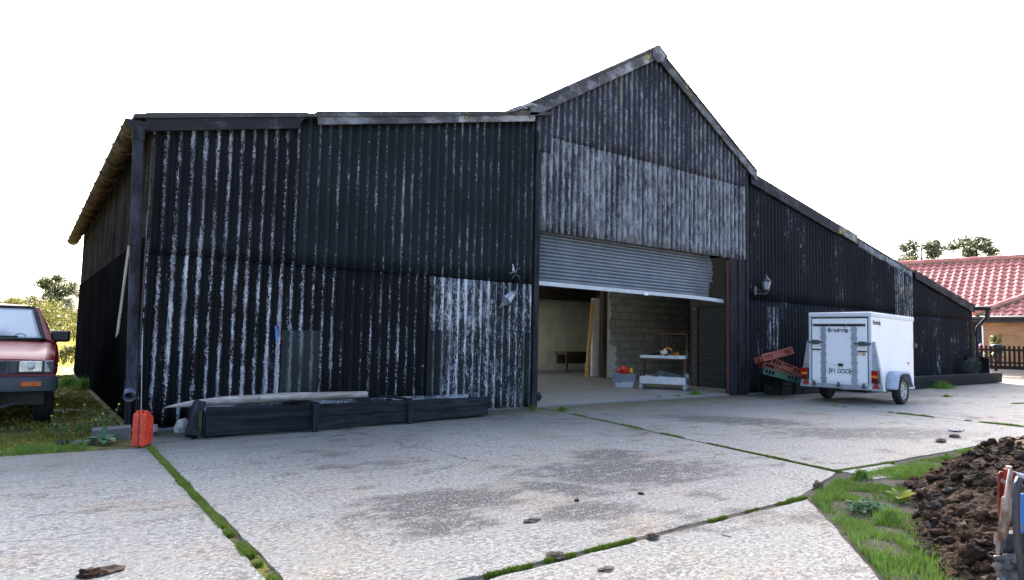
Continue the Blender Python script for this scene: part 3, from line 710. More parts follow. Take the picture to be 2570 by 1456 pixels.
# lane strip grass left
lane = [(-4, 7.9), (-.2, 7.78), (.55, 7.74), (.6, 8.0), (-.3, 8.15), (-4, 8.5)]
mb = blade_mesh(scatter(lane, 3000, 21, 1.5, -.2), .03, .12, .004, 9, .8)
tag(mb.build('lane_grass', LM), 'dark green grass strip along the slab edge below the truck', 'grass', kind='stuff')
mossp = [(-2.5, 8.3), (.6, 8.2), (1.05, 9), (1.05, 20), (-2.5, 20)]
MSm = leaf_mat('lane_moss', (.11, .105, .008), (.22, .20, .02), .15)
mb = blade_mesh(scatter(mossp, 26000, 22, 1.1, -.15), .008, .035, .010, 10, .9)
tag(mb.build('lane_moss', MSm), 'yellow green moss carpeting the lane between truck and barn', 'moss', kind='stuff')
tuft('grass_tuft', gz(175, 968), .5, 420, .24, 'soft bright grass tuft on the mossy lane beside the barn side', seed=11, group=tg, wd=.006)
tuft('grass_tuft', gz(212, 975), .35, 260, .30, 'grass tuft at the foot of the barn side wall', seed=12, group=tg, wd=.006)
field = [(-30, 21), (1.0, 21), (9, 60), (14, 110), (-60, 110)]
mb = blade_mesh(scatter(field, 42000, 23, .25, -.5), .12, .42, .022, 11, .7)
tag(mb.build('field_grass', LMd), 'sunlit pale meadow grass of the field beyond the barn', 'grass', kind='stuff')
# ================================================================ TREES
def foliage(mb, c, rad, n, size, r, hollow=.35):
    """leaf-sized faces spread through a clump"""
    c = Vector(c)
    for k in range(n):
        d = Vector((r.gauss(0, 1), r.gauss(0, 1), r.gauss(0, 1))).normalized(); q = r.uniform(hollow, 1) ** .6
        p = c + Vector((d.x * rad[0], d.y * rad[1], d.z * rad[2])) * q
        s = size * r.uniform(.5, 1.3); a_ = Vector((r.gauss(0, 1), r.gauss(0, 1), r.gauss(0, .7))).normalized(); b_ = a_.orthogonal().normalized()
        i = len(mb.v); mb.v += [p - a_ * s, p + b_ * s * .55, p + a_ * s, p - b_ * s * .55]; mb.f.append((i, i + 1, i + 2, i + 3))
BK = wood_mat('bark', (.03, .025, .02), (.10, .085, .07), (1, 1, .3), 8)
def tree(name, label, base, H, W, seed, mat, leaf=.16, nl=5200, clumps=26, cat='tree', group=None, low=.25, gaps=1.0):
    r = random.Random(seed); t_ = thing(name, label, cat, base, group=group); B = Vector((0, 0, 0))
    mb = MB(); top = Vector((r.uniform(-.05, .05) * W, 0, H * .93)); tr = [B, Vector((.02 * W, 0, H * .3)), Vector((-.02 * W, 0, H * .6)), top]
    mb.tube(tr, [H * .028, H * .022, H * .014, H * .004], 8)
    cen = []
    for k in range(clumps):
        h = r.uniform(low, 1.0); a_ = r.uniform(0, 2 * PI)
        prof = math.sin(PI * min(1, (h - low) / (1.08 - low) * .86 + .14)) ** .7
        q = W * .5 * prof * r.uniform(.35, 1.0) * gaps
        c = Vector((math.cos(a_) * q, math.sin(a_) * q, H * h * .95)); cen.append(c)
        s0 = tr[1] + (top - tr[1]) * max(0, (h - .35)) * .8
        m_ = (s0 + c) / 2 + Vector((0, 0, -.04 * H)); mb.tube([s0, m_, c], [H * .010, H * .006, H * .002], 5)
    mb.build('trunk', BK, t_, smooth=True)
    fb = MB()
    for c in cen:
        s = W * r.uniform(.10, .20); foliage(fb, c, (s, s, s * r.uniform(.6, .9)), int(nl / clumps), leaf, r, .1)
    fb.build('crown', mat, t_); return t_
LT = leaf_mat('oak_leaf', (.035, .055, .018), (.09, .115, .035), .35)
LTy = leaf_mat('hazel_leaf', (.10, .12, .02), (.24, .23, .05), .45)
LTb = leaf_mat('blue_green_leaf', (.06, .085, .05), (.13, .155, .085), .4)
tg2 = 'trees and bushes beyond the field'
def at(px, d, py=826):
    p = dep(px, py, d); p.z = gheight(p.x, p.y); return p
tree('field_tree', 'tall spreading tree with bare topmost twigs beyond the field', at(130, 80), 7.6, 5.2, 31, LT, .15, 9500, 40, group=tg2, low=.3)
tree('field_tree', 'blue green tree half hidden by the barn corner', at(205, 76), 5.4, 5.0, 32, LTb, .13, 5200, 28, group=tg2, low=.12)
tree('field_bush', 'rounded yellow green bush in front of the tall field tree', at(140, 64), 3.8, 6.0, 33, LTy, .12, 6500, 30, 'bush', tg2, .05)
tree('field_bush', 'long yellow hedge bush showing above the truck roof', at(62, 70), 4.0, 8.0, 34, LTy, .12, 6500, 32, 'bush', tg2, .05)
tree('field_bush', 'small pale bush at the near edge of the far hedge', at(185, 56), 1.6, 5, 35, LTy, .10, 2600, 18, 'bush', tg2, .05)
tree('field_bush', 'low leafy bush at the field edge by the barn corner', at(172, 21.5, 918), .55, .9, 36, leaf_mat('bramble', (.06, .07, .015), (.17, .17, .03)), .05, 1500, 18, 'bush', tg2, .05)
tree('field_bush', 'distant hedge bush at the left edge of the photo', at(10, 82), 4.5, 9, 37, LTy, .13, 4000, 26, 'bush', tg2, .05)
tg3 = 'trees behind the tiled house'
tree('garden_tree', 'airy tree behind the house, left of the two', at(2318, 58), 10.6, 4.2, 41, LTb, .17, 6000, 34, group=tg3, low=.45, gaps=1.05)
tree('garden_tree', 'fuller dark green tree behind the house, right of the two', at(2440, 60), 11.3, 5.2, 42, LT, .18, 9500, 46, group=tg3, low=.45)
tree('garden_tree', 'small yellow green tree at the left foot of the airy tree', at(2288, 55), 8.6, 1.6, 43, LTy, .14, 1600, 14, group=tg3, low=.5)
# ================================================================ THINGS ALONG THE LEFT WALL
rr = random.Random(77)
pl = thing('planter_trough', 'long black timber planter of three bays along the left barn wall', 'planter', (1.66, 7.92, 0))
fx = [(1.664, 7.92), (2.90, 7.90), (4.25, 8.02), (5.66, 8.16)]
hts = [.315, .30, .285, .265]
for k in range(3):
    (xa_, ya_), (xb_, yb_) = fx[k], fx[k + 1]
    for j in range(2):
        h0, h1 = hts[k], hts[k + 1]; mb = MB()
        za0, za1 = .03 + j * (h0 / 2 + .004), .03 + (j + 1) * h0 / 2; zb0, zb1 = .03 + j * (h1 / 2 + .004), .03 + (j + 1) * h1 / 2
        n_ = 14; dk = k * .01 + j * .006
        vs_ = []
        for i in range(n_ + 1):
            u = i / n_; x = xa_ + .02 + (xb_ - xa_ - .04) * u; y = ya_ + (yb_ - ya_) * u - dk; w_ = .010 * mn.noise(Vector((x * 2, j * 3, k)))
            wt = w_ * (1 if j else .3)
            vs_ += [(x, y, za0 + (zb0 - za0) * u), (x, y, za1 + (zb1 - za1) * u + wt), (x, y + .042, za1 + (zb1 - za1) * u + wt), (x, y + .042, za0 + (zb0 - za0) * u)]
        fs = [(i * 4 + q, i * 4 + (q + 1) % 4, i * 4 + 4 + (q + 1) % 4, i * 4 + 4 + q) for i in range(n_) for q in range(4)] + [(0, 1, 2, 3), (n_ * 4 + 3, n_ * 4 + 2, n_ * 4 + 1, n_ * 4)]
        mb.add(vs_, fs); mb.build('front_board', M['tarboard'], pl, world=True)
for k in range(4):
    x, y = fx[k]; mb = MB(); mb.box(x - .02, x + .02, y + .04, 8.72, .03, hts[k] - .01); mb.build('end_board', M['tarboard'], pl, world=True, bev=.004)
for k in (1, 2):
    x, y = fx[k]; mb = MB(); mb.box(x - .038, x + .038, y - .075, y - .012, 0, hts[k] + .03); mb.build('post', M['tarwood'], pl, world=True, bev=.006)
    mb = MB(); mb.bar((x - .10, 8.66, hts[k] + .035), (x + .01, y - .02, hts[k] + .04), .09, .025); mb.build('brace', M['oldboard'], pl, world=True, bev=.004)
MB().box(1.68, 5.64, 8.68, 8.72, .03, .29).build('back_board', weath('flaking_board', (.015, .018, .022), (.42, .46, .50), .38), pl, world=True)
soil = flat('planter_soil', (.035, .03, .024), .95, 0, .5, 20, .5)
mb = MB(); mb.grid(lambda u, v: Vector((1.70 + 3.92 * u, 7.98 + .2 * u + (.70 - .2 * u) * v, .19 + .03 * mn.noise(Vector((u * 20, v * 4, 1))))), 40, 8); mb.build('soil', soil, pl, smooth=True, world=True)
mb = MB(); mb.box(1.62, 1.66, 7.96, 8.0, .0, .30); mb.build('post', wood_mat('mossy_post', (.02, .02, .012), (.10, .11, .05), (1, 1, .1), 20, moss=.2), pl, world=True)
# log lying on the trough
ly = 8.22
lp = [wy(412, 1023, ly), wy(440, 1018.5, ly), wy(480, 1014, ly), wy(560, 1006, ly), wy(640, 1002, ly), wy(720, 996, ly), wy(790, 994, ly), wy(850, 992, ly), wy(905, 990, ly), wy(919, 990, ly)]
lr = [.006, .020, .040, .050, .054, .055, .052, .046, .040, .046]
mb = MB(); mb.tube(lp, lr, 14)
for i, v in enumerate(mb.v): mb.v[i] = v + Vector((0, 1, 1)) * .006 * mn.noise(v * 9)
for q in ((650, .05), (760, .05)): mb.blob(wy(q[0], 998, ly - .05), (.018, .02, .015), q[0], 8, 6)
one('pole_log', mb, M['palewood'], 'pale weathered log with a pointed end lying on the black planter', 'log', loc=lp[4], smooth=50)
mb = MB(); mb.bar(wy(479, 1096, 7.95) + Vector((0, 0, 0)), wy(501, 1008, 8.14), .12, .09, (0, 1, 0))
one('leaning_post', mb, M['tarwood'], 'short leaning black post propping the pointed end of the log', 'post', loc=gz(479, 1096), bev=.008)
mb = MB(); mb.blob(gz(462, 1090) + Vector((0, .2, .05)), (.085, .07, .10), 3, 12, 8, .5, 1.2)
stone = flat('pale_stone', (.36, .34, .30), .85, 0, .3, 22, .4)
one('stone', mb, stone, 'rough pale stone beside the leaning post', 'stone', smooth=30, loc=gz(462, 1090))
# weed in planter
def plant_leaves(mb, c, n, L, W_, r, up=.5, curl=.3, seg=5):
    for k in range(n):
        a_ = 2 * PI * (k + r.uniform(-.3, .3)) / n; l = L * r.uniform(.7, 1.1); ww = W_ * r.uniform(.8, 1.2); u0 = up * r.uniform(.6, 1.3)
        d = Vector((math.cos(a_), math.sin(a_), 0)); s = Vector((-d.y, d.x, 0)); vs_ = []
        for i in range(seg + 1):
            t_ = i / seg; p = Vector(c) + d * (l * t_) + Vector((0, 0, l * (u0 * t_ - curl * t_ * t_) + .01)); h = ww * math.sin(PI * min(.97, t_ * .85 + .12))
            vs_ += [p - s * h + Vector((0, 0, h * .3)), p, p + s * h + Vector((0, 0, h * .3))]
        mb.add(vs_, [(i * 3 + q, i * 3 + q + 1, i * 3 + q + 4, i * 3 + q + 3) for i in range(seg) for q in (0, 1)])
wl_ = leaf_mat('weed_leaf', (.03, .09, .02), (.07, .16, .05), .2)
dk_ = leaf_mat('dock_leaf', (.05, .13, .06), (.09, .20, .10), .2)
c0 = wy(630, 1035, 8.15)
w_ = thing('weed', 'small green weed with reddish tips growing in the planter', 'weed', (c0.x, 8.15, .19)); r_ = random.Random(4)
mb = MB()
for k in range(9):
    q = Vector((r_.uniform(-.13, .13), r_.uniform(-.04, .04), 0)); mb.tube([q, q + Vector((r_.uniform(-.04, .04), 0, r_.uniform(.06, .14)))], [.003, .002], 5)
    plant_leaves(mb, q + Vector((0, 0, .03)), 5, .05, .012, r_, .9)
mb.build('stem', wl_, w_)
# plants at the lane edge
dp = thing('dock_plant', 'broad leaved dock plant at the slab edge left of the red can', 'plant', gz(258, 1112)); mb = MB(); plant_leaves(mb, (0, 0, .01), 7, .20, .05, random.Random(6), .55, .45, 7)
mb.add(*[[(0, 0, 0), (.03, 0, .09), (.035, .0, .17), (-.01, .0, .16), (-.03, 0, .08)], [(0, 1, 2, 3, 4)]]); mb.build('leaf', dk_, dp)
rw = thing('ragwort', 'straggly weed with small yellow flowers at the lane edge', 'plant', gz(205, 1098)); mb = MB(); fl = MB(); r_ = random.Random(8)
for k in range(16):
    b_ = Vector((r_.uniform(-.30, .34), r_.uniform(-.08, .12), 0)); tp = b_ + Vector((r_.uniform(-.12, .12), r_.uniform(-.06, .06), r_.uniform(.12, .36)))
    mb.tube([b_, (b_ + tp) / 2 + Vector((r_.uniform(-.03, .03), 0, 0)), tp], .003, 4)
    for j in range(4): plant_leaves(mb, b_ + (tp - b_) * (.15 + .2 * j), 3, .06, .011, r_, .7)
    if k % 2 == 0: fl.blob(tp + Vector((0, 0, .005)), (.012, .012, .008), k, 8, 5)
mb.build('stem', wl_, rw); fl.build('flower', flat('yellow_flower', (.65, .42, .02), .6), rw)
kb = weath('old_concrete', (.12, .12, .11), (.32, .31, .30), .3)
mb = MB(); p_ = gz(236, 1106); mb.cbox(p_ + Vector((.17, .10, .05)), (.36, .20, .13), Euler((.05, -.04, -.12)).to_matrix())
for k in range(4): mb.blob(p_ + Vector((.42 + .05 * k, .12, .05)), (.06, .08, .06), k, 9, 6, .6)
one('kerb_stone', mb, kb, 'broken grey kerb stone lying behind the dock plant', 'kerb stone', loc=p_, bev=.02)
for k, (px, py, lab) in enumerate([(213, 1113, 'small grey rubble lump below the yellow flowered weed'), (172, 1112, 'dark crumbled rubble in the hollow of the slab edge')]):
    mb = MB(); c_ = gz(px, py)
    for j in range(5): mb.blob(c_ + Vector((rr.uniform(-.09, .09), rr.uniform(-.03, .05), .01)), (.05, .04, .022), k * 9 + j, 8, 6, .6)
    one('rubble', mb, kb if k == 0 else soil, lab, 'rubble', loc=c_, smooth=30, group='rubble at the slab edge')
# red jerry can
jc = gz(356, 1118); can = thing('jerry_can', 'dented red metal jerry can standing at the barn corner', 'jerry can', jc, (0, 0, math.radians(-24)))
redm = NT('red_enamel'); n_ = redm.noise(14, det=5); X, Y, Z = redm.xyz()
cc = redm.mix(redm.step(n_, .3, .7), (.55, .035, .014), (.78, .07, .025)); ch = redm.step(redm.m('ADD', redm.noise(30, det=3), redm.m('MULTIPLY', redm.step(Z, .06, .0), .15)), .66, .72)
redm = redm.out(redm.mix(ch, cc, (.10, .04, .03)), .42)
def canhalf(x0, x1):
    prof = [(-.135, .0), (.135, .0), (.135, .25), (.105, .295), (.03, .295), (.015, .335), (-.125, .335), (-.135, .32)]
    mb = MB(); mb.prism([(x0, y, z + .004) for y, z in prof], (x1 - x0, 0, 0)); return mb
canhalf(-.062, -.0035).build('half_shell', redm, can, bev=.013); canhalf(.0035, .062).build('half_shell', redm, can, bev=.013)
mb = MB(); mb.prism([(-.006, y * .97, z * .985 + .004) for y, z in [(-.135, .0), (.135, .0), (.135, .25), (.105, .295), (.03, .295), (.015, .335), (-.125, .335), (-.135, .32)]], (.012, 0, 0)); mb.build('seam', M['rust'], can)
for xx in (-.038, 0, .038):
    mb = MB(); mb.tube([(xx, -.11, .335), (xx, -.09, .358), (xx, -.02, .358), (xx, .005, .335)], .008, 8); mb.build('handle', redm, can, smooth=True)
mb = MB()
for (a_, b_) in (((-.09, .06), (.09, .22)), ((-.09, .22), (.09, .06))): mb.bar((.062, a_[0], a_[1]), (.062, b_[0], b_[1]), .012, .010, (1, 0, 0))
for (a_, b_) in (((-.04, .10), (.05, .10)), ((.05, .10), (.05, .18)), ((.05, .18), (-.04, .18)), ((-.04, .18), (-.04, .10))): mb.bar((.063, a_[0], a_[1]), (.063, b_[0], b_[1]), .010, .012, (1, 0, 0))
mb.build('pressed_rib', redm, can, bev=.003)
mb = MB(); mb.lathe([(.022, 0), (.022, .03), (.026, .03), (.026, .045)], 14, Matrix.Translation((0, .075, .295)) @ Euler((-.5, 0, 0)).to_matrix().to_4x4()); mb.build('spout_cap', redm, can, smooth=40)
# ---------------------------------------------------------------- lanterns
glass = NT('lamp_glass'); glass = glass.out((.55, .58, .62), .12); glass.node_tree.nodes['Principled BSDF'].inputs['Transmission Weight'].default_value = .35
gm2 = flat('grey_lamp_metal', (.06, .075, .09), .35, .3, .2)
def lantern_head(t_, H=.34, Wd=.11, hang=False, mtl=None):
    mtl = mtl or gm2
    body = MB()
    for k in range(6):
        q = 2 * PI * k / 6; d = Vector((math.cos(q), math.sin(q), 0)); body.bar(d * Wd * .55 + Vector((0, 0, .0)), d * Wd + Vector((0, 0, H * .5)), .010, .010)
    body.lathe([(Wd * .2, -.05), (Wd * .55, -.02), (Wd * .6, 0), (Wd * .5, .008)], 6); body.lathe([(Wd * 1.05, H * .5), (Wd * 1.05, H * .5 + .012), (Wd * .95, H * .5 + .02)], 6)
    body.build('frame', mtl, t_)
    rf = MB(); rf.lathe([(Wd * 1.25, H * .5 + .016), (Wd * .8, H * .62), (Wd * .35, H * .76), (Wd * .38, H * .80), (Wd * .2, H * .86), (.006, H), (.001, H * 1.04)], 6); rf.build('lamp_roof', mtl, t_)
    gl_ = MB(); gl_.lathe([(Wd * .5, .008), (Wd * .93, H * .49)], 6); gl_.build('glass', glass, t_, solid=.003)
    bl = MB(); bl.lathe([(.012, .01), (.014, .04), (.024, .07), (.026, .10), (.012, .125), (.001, .13)], 12); bl.build('bulb', M['white'], t_, smooth=True)
    f_ = MB(); f_.lathe([(.012, -.10), (.018, -.08), (.010, -.06), (.02, -.05)], 10); f_.build('finial', mtl, t_, smooth=40)
lb = wy(1893, 729, YW - .04)
lt = thing('wall_lantern', 'grey carriage lantern upright on a wall bracket right of the doorway', 'wall lantern', (lb.x + .20, YW - .22, lb.z + .02)); lantern_head(lt, .36, .105)
mb = MB(); mb.lathe([(.0, 0), (.07, .0), (.075, .015), (.03, .03)], 16, Matrix.Translation((-.20, .17, -.02)) @ Euler((PI / 2, 0, 0)).to_matrix().to_4x4() @ Matrix.Diagonal((.8, 1.5, 1, 1)))
mb.tube([(-.20, .15, -.06), (-.17, .08, -.11), (-.08, .0, -.10), (0, 0, -.06)], [.014, .012, .012, .014], 10); mb.tube([(-.20, .12, .0), (-.16, .07, -.02), (-.15, .05, -.08)], .007, 8)
mb.build('bracket', gm2, lt, smooth=40)
p_ = wy(1285, 738, YW - .12)
l2 = thing('wall_lantern', 'broken grey lantern dangling upside down left of the doorway', 'wall lantern', (p_.x, YW - .14, p_.z), (0, math.radians(180 + 48), 0)); lantern_head(l2, .36, .095, True, flat('blue_grey_lamp', (.16, .19, .23), .35, .2))
mb = MB(); iv = wm(l2).inverted()
q_ = [wy(1306, 710, YW - .14), wy(1302, 695, YW - .14), wy(1294, 689, YW - .12), wy(1287, 694, YW - .10), wy(1285, 700, YW - .1)]
mb.tube([iv @ p for p in q_], .010, 8); mb.tube([iv @ wy(1277, 687, YW - .1), iv @ wy(1290, 684, YW - .12), iv @ wy(1304, 672, YW - .10)], [.02, .022, .006], 8); mb.build('bracket', gm2, l2, smooth=True)
mb = MB(); mb.tube([iv @ wy(1286, 663, YW - .06), iv @ wy(1291, 683, YW - .09)], .006, 6); mb.tube([iv @ wy(1286, 673, YW - .06), iv @ wy(1287, 683, YW - .09)], .005, 6); mb.build('hanging_wire', M['white'], l2)
# ================================================================ TRAILER
TYAW, TPIT = .062, .014
TM = Matrix.Translation((13.126, 6.656, 0)) @ Matrix.Rotation(TYAW, 4, 'Z')
TW, TL, ZB, TH = 1.215, 2.25, .345, 1.48
tr = frame_thing('box_trailer', 'white single axle box trailer with a lettered rear door', 'trailer', TM)
h = TW / 2
tp = Matrix.Rotation(TPIT, 4, 'Y')
def tb(*a): return tp @ Vector(a)
alu = flat('aluminium_trim', (.42, .46, .52), .35, .55, .12, 8)
def T_(name, mb, mat, **k):
    mb.v = [tp @ p for p in mb.v]; return mb.build(name, mat, tr, **k)
wp = NT('trailer_panel'); n_ = wp.noise(2.2, (1, 1, .4), 4); n2_ = wp.noise(26, (1, 1, .1), 3); X, Y, Z = wp.xyz()
dirt = wp.m('MULTIPLY', wp.step(wp.m('ADD', wp.m('MULTIPLY', n2_, .35), wp.m('SUBTRACT', .75, Z)), .45, .95), .55)
wp = wp.out(wp.mix(dirt, wp.mix(wp.step(n_, .3, .7), (.84, .85, .86), (.90, .90, .90)), (.50, .49, .46)), .38)
T_('body', MB().box(.02, TL, -h + .01, h - .01, ZB, ZB + TH - .03), wp, bev=.012)
mb = MB(); mb.box(-.005, TL + .01, -h - .012, h + .012, ZB + TH - .095, ZB + TH); T_('roof', mb, flat('roof_cap', (.66, .69, .73), .4, 0, .04), bev=.022)
mb = MB()
for s in (-1, 1):
    mb = MB(); mb.box(-.008, .05, s * h - (.05 if s > 0 else 0), s * h + (.05 if s < 0 else 0), ZB - .03, ZB + TH - .09)
    T_('corner_profile', mb, M.setdefault('corner', flat('corner_alu', (.62, .65, .69), .4, .2, .08)), bev=.006)
mb = MB(); mb.box(-.002, .03, -h + .052, -h + .066, ZB + .06, ZB + TH - .1); mb.box(-.002, .03, h - .066, h - .052, ZB + .06, ZB + TH - .1); mb.box(-.002, .03, -h + .052, h - .052, ZB + TH - .125, ZB + TH - .10); T_('door_seal', mb, M['rubber'])
dr_ = T_('rear_door', MB().box(-.004, .018, -h + .068, h - .068, ZB + .09, ZB + TH - .13), wp, bev=.004)
mb = MB(); mb.box(-.016, -.003, -h + .10, h - .09, ZB + TH - .285, ZB + TH - .235); T_('hinge_bar', mb, M['blackplastic'], bev=.003)
for yy in (.30, -.30):
    mb = MB(); mb.box(-.02, -.004, yy - .05, yy + .05, ZB + .05, ZB + TH - .29); T_('door_strut', mb, alu, bev=.004)
    mb = MB()
    for k in range(7):
        for e in (-.055, .055): mb.cbox((-.02, yy + e, ZB + .14 + k * .165), (.012, .014, .02))
    T_('bolt', mb, M['blackplastic'])
mb = MB(); mb.box(-.03, .02, -h + .05, h - .05, ZB - .045, ZB + .045); T_('bumper_rail', mb, alu, bev=.006)
mb = MB()
for k in range(4):
    mb.cbox((-.02, -h + .14 + k * (TW - .26) / 3, ZB + TH - .26), (.008, .014, .014))
T_('bolt', mb, alu)
for s in (-1, 1):
    yy = s * (h - .15); zz = ZB + TH * .59 - (.02 if s < 0 else 0)
    mb = MB(); mb.box(-.035, -.005, yy - .085, yy + .085, zz - .035, zz + .035); mb.box(-.05, -.03, yy - .05, yy + .06, zz - .045, zz + .045); mb.box(-.03, .0, min(s * h, yy), max(s * h, yy), zz - .022, zz + .022); mb.bar((-.045, yy - s * .07, zz), (-.045, yy - s * .15, zz), .03, .02, (1, 0, 0))
    T_('latch', mb, flat('dull_latch', (.09, .10, .11), .5, .5), bev=.005)
    zz -= .15; mb = MB(); yy = s * (h - .16); mb.tube([(-.01, yy - .075, zz), (-.045, yy - .07, zz), (-.045, yy + .07, zz), (-.01, yy + .075, zz)], .014, 8); T_('handle', mb, M['blackplastic'], smooth=50)
for yy in (h - .12, 0, -h + .13):
    mb = MB(); mb.prism([(-.028, yy - .05, ZB - .01), (-.028, yy + .05, ZB - .01), (-.028, yy + .012, ZB + .085), (-.028, yy - .012, ZB + .085)], (-.02, 0, 0)); mb.tube([(-.04, yy - .02, ZB - .035), (-.05, yy, ZB - .05), (-.04, yy + .03, ZB - .035)], .012, 6)
    T_('drop_lock', mb, flat('worn_steel', (.13, .12, .12), .5, .6), bev=.003)
mb = MB(); mb.box(-.06, -.018, -.09, .0, ZB + .40, ZB + .455); T_('plate_lamp', mb, M['blackplastic'], bev=.008)
mb = MB(); mb.tube([(-.02, -.01, ZB + .43), (-.02, .26, ZB + .425)], .005, 6); T_('cable', mb, M['white'])
mb = MB(); mb.box(-.0215, -.018, -.175, -.085, 0, 0)
# writing
blk = flat('black_print', (.008, .008, .008), .4, 0, .1); redp = flat('red_print', (.5, .02, .03), .5)
def letter(name, body, size, M_, mat, sx=1, off=.0):
    me = text_mesh(body, size, off); me.transform(M_ @ Matrix.Diagonal((sx, 1, 1, 1))); me.materials.append(mat)
    o = bpy.data.objects.new(name, me); COL.objects.link(o); o.parent = tr; return o
RY = Matrix(((0, 0, -1, 0), (-1, 0, 0, 0), (0, 1, 0, 0), (0, 0, 0, 1)))   # text plane on the rear face
RS = Matrix(((1, 0, 0, 0), (0, 0, -1, 0), (0, 1, 0, 0), (0, 0, 0, 1)))    # text plane on the near side
def crown(M0, s):
    mb = MB(); mb.prism([M0 @ Vector(p) * 1 for p in ((-s, 0, 0), (s, 0, 0), (s * 1.3, s * 1.3, 0), (s * .5, s * .6, 0), (0, s * 1.5, 0), (-s * .5, s * .6, 0), (-s * 1.3, s * 1.3, 0))], M0.to_3x3() @ Vector((0, 0, .001))); return mb
Mr = tp @ Matrix.Translation((-.0065, .015, ZB + TH - .40)) @ RY
letter('lettering', 'Brenderüp', .118, Mr, blk, .80, .0035)
cr = crown(Mr @ Matrix.Translation((.130, .088, 0)), .016); cr.build('crown_mark', redp, tr)
Ms = tp @ Matrix.Translation((.30, -h + .004, ZB + TH - .24)) @ RS
letter('lettering', 'Brenderüp', .118, Ms, blk, .70, .0035)
crown(Ms @ Matrix.Translation((.115, .088, 0)), .013).build('crown_mark', redp, tr)
T_('number_plate', MB().box(-.007, -.0045, -.235, .20, ZB + .235, ZB + .365), M['white'])
Mp = tp @ Matrix.Translation((-.0085, -.02, ZB + .262)) @ RY
letter('plate_lettering', 'F1 GOD', .118, Mp, blk, .86, .0022)
for s, yy in ((1, .185), (-1, -.215)):
    mb = MB()
    for k in range(5): mb.cbox((-.009, yy + .008 * math.sin(k * 1.9), ZB + .25 + .025 * k), (.002, .026, .020))
    T_('plate_emblem', mb, M['blackplastic'])
T_('sticker', MB().box(-.0065, -.0045, -h + .11, -h + .17, ZB + .62, ZB + .675), flat('yellow_sticker', (.62, .38, .03), .5), label='small yellow sticker under the right door handle')
T_('sticker', MB().box(-.0065, -.0045, -h + .18, -h + .27, ZB + .625, ZB + .672), flat('pale_sticker', (.80, .66, .66), .5), label='pale sticker beside the yellow one')
# side stays with lamps
def stay(s):
    y0 = s * h; y1 = s * (h + .20)
    mb = MB(); loop = [(.03, y0, ZB - .05), (.03, y1, ZB - .05), (.03, y0 + s * .05, ZB + .90), (.03, y0, ZB + .90)]
    mb.prism(loop, (.018, 0, 0)); mb.prism([(.03, y1, ZB - .05), (.16, y1 - s * .01, ZB - .05), (.10, y0 + s * .045, ZB + .90), (.03, y0 + s * .05, ZB + .90)], (0, s * .004, 0))
    o = T_('side_stay', mb, alu, bev=.003); o2 = []
    lx = y0 + s * .075
    lamp_ = T_('lamp_unit', MB().box(-.045, .03, lx - .062, lx + .062, ZB + .10, ZB + .34), M['blackplastic'], bev=.006)
    T_('lens', MB().box(-.062, -.044, lx - .056, lx + .056, ZB + .195, ZB + .25), M['amber'], bev=.005)
    T_('lens', MB().box(-.062, -.044, lx - .056, lx + .056, ZB + .255, ZB + .335), M['redlens'], bev=.005)
    T_('lens', MB().box(-.062, -.044, lx - .056, lx + .056, ZB + .108, ZB + .19), flat('dark_red_lens', (.10, .006, .006), .15), bev=.005)
    mb = MB(); mb.prism([(.022, lx - .075, ZB - .0), (.022, lx + .075, ZB - .0), (.022, lx, ZB + .125)], (-.012, 0, 0)); T_('reflector', mb, flat('reflector_red', (.42, .03, .035), .3, 0, .25, 120), bev=.006)
stay(-1); stay(1)
mb = MB(); mb.lathe([(.0, 0), (.028, 0), (.026, .012), (.001, .016)], 16, Matrix.Translation((TL - .33, -h + .008, ZB + .49)) @ Euler((PI / 2, 0, 0)).to_matrix().to_4x4()); T_('side_reflector', mb, M['amber'], smooth=40)
MB().box(TL - .24, TL - .10, -h - .002, -h + .01, ZB + .0, ZB + .045).build('sticker', flat('maroon_label', (.40, .08, .07), .5), tr)
mb = MB(); mb.box(.02, TL, -h - .004, -h + .01, ZB - .055, ZB - .0); mb.box(.02, TL, h - .01, h + .004, ZB - .055, ZB - .0); T_('chassis_rail', mb, alu)
mb = MB(); mb.box(TL - .01, TL + .06, -h - .03, -h + .05, ZB + TH * .555, ZB + TH * .62); mb.tube([(TL + .06, -h, ZB + TH * .587), (TL + .16, -h, ZB + TH * .587)], [.018, .022], 10); T_('front_marker', mb, M['blackplastic'], bev=.004)
mb = MB()
for s in (-1, 1): mb.bar((TL * .5, s * .45, ZB - .09), (TL + 1.1, 0, ZB - .12), .06, .07)
T_('drawbar', mb, M['galv'])
T_('axle', MB().box(1.16, 1.24, -h - .05, h + .05, .24, .32), M['galv'])
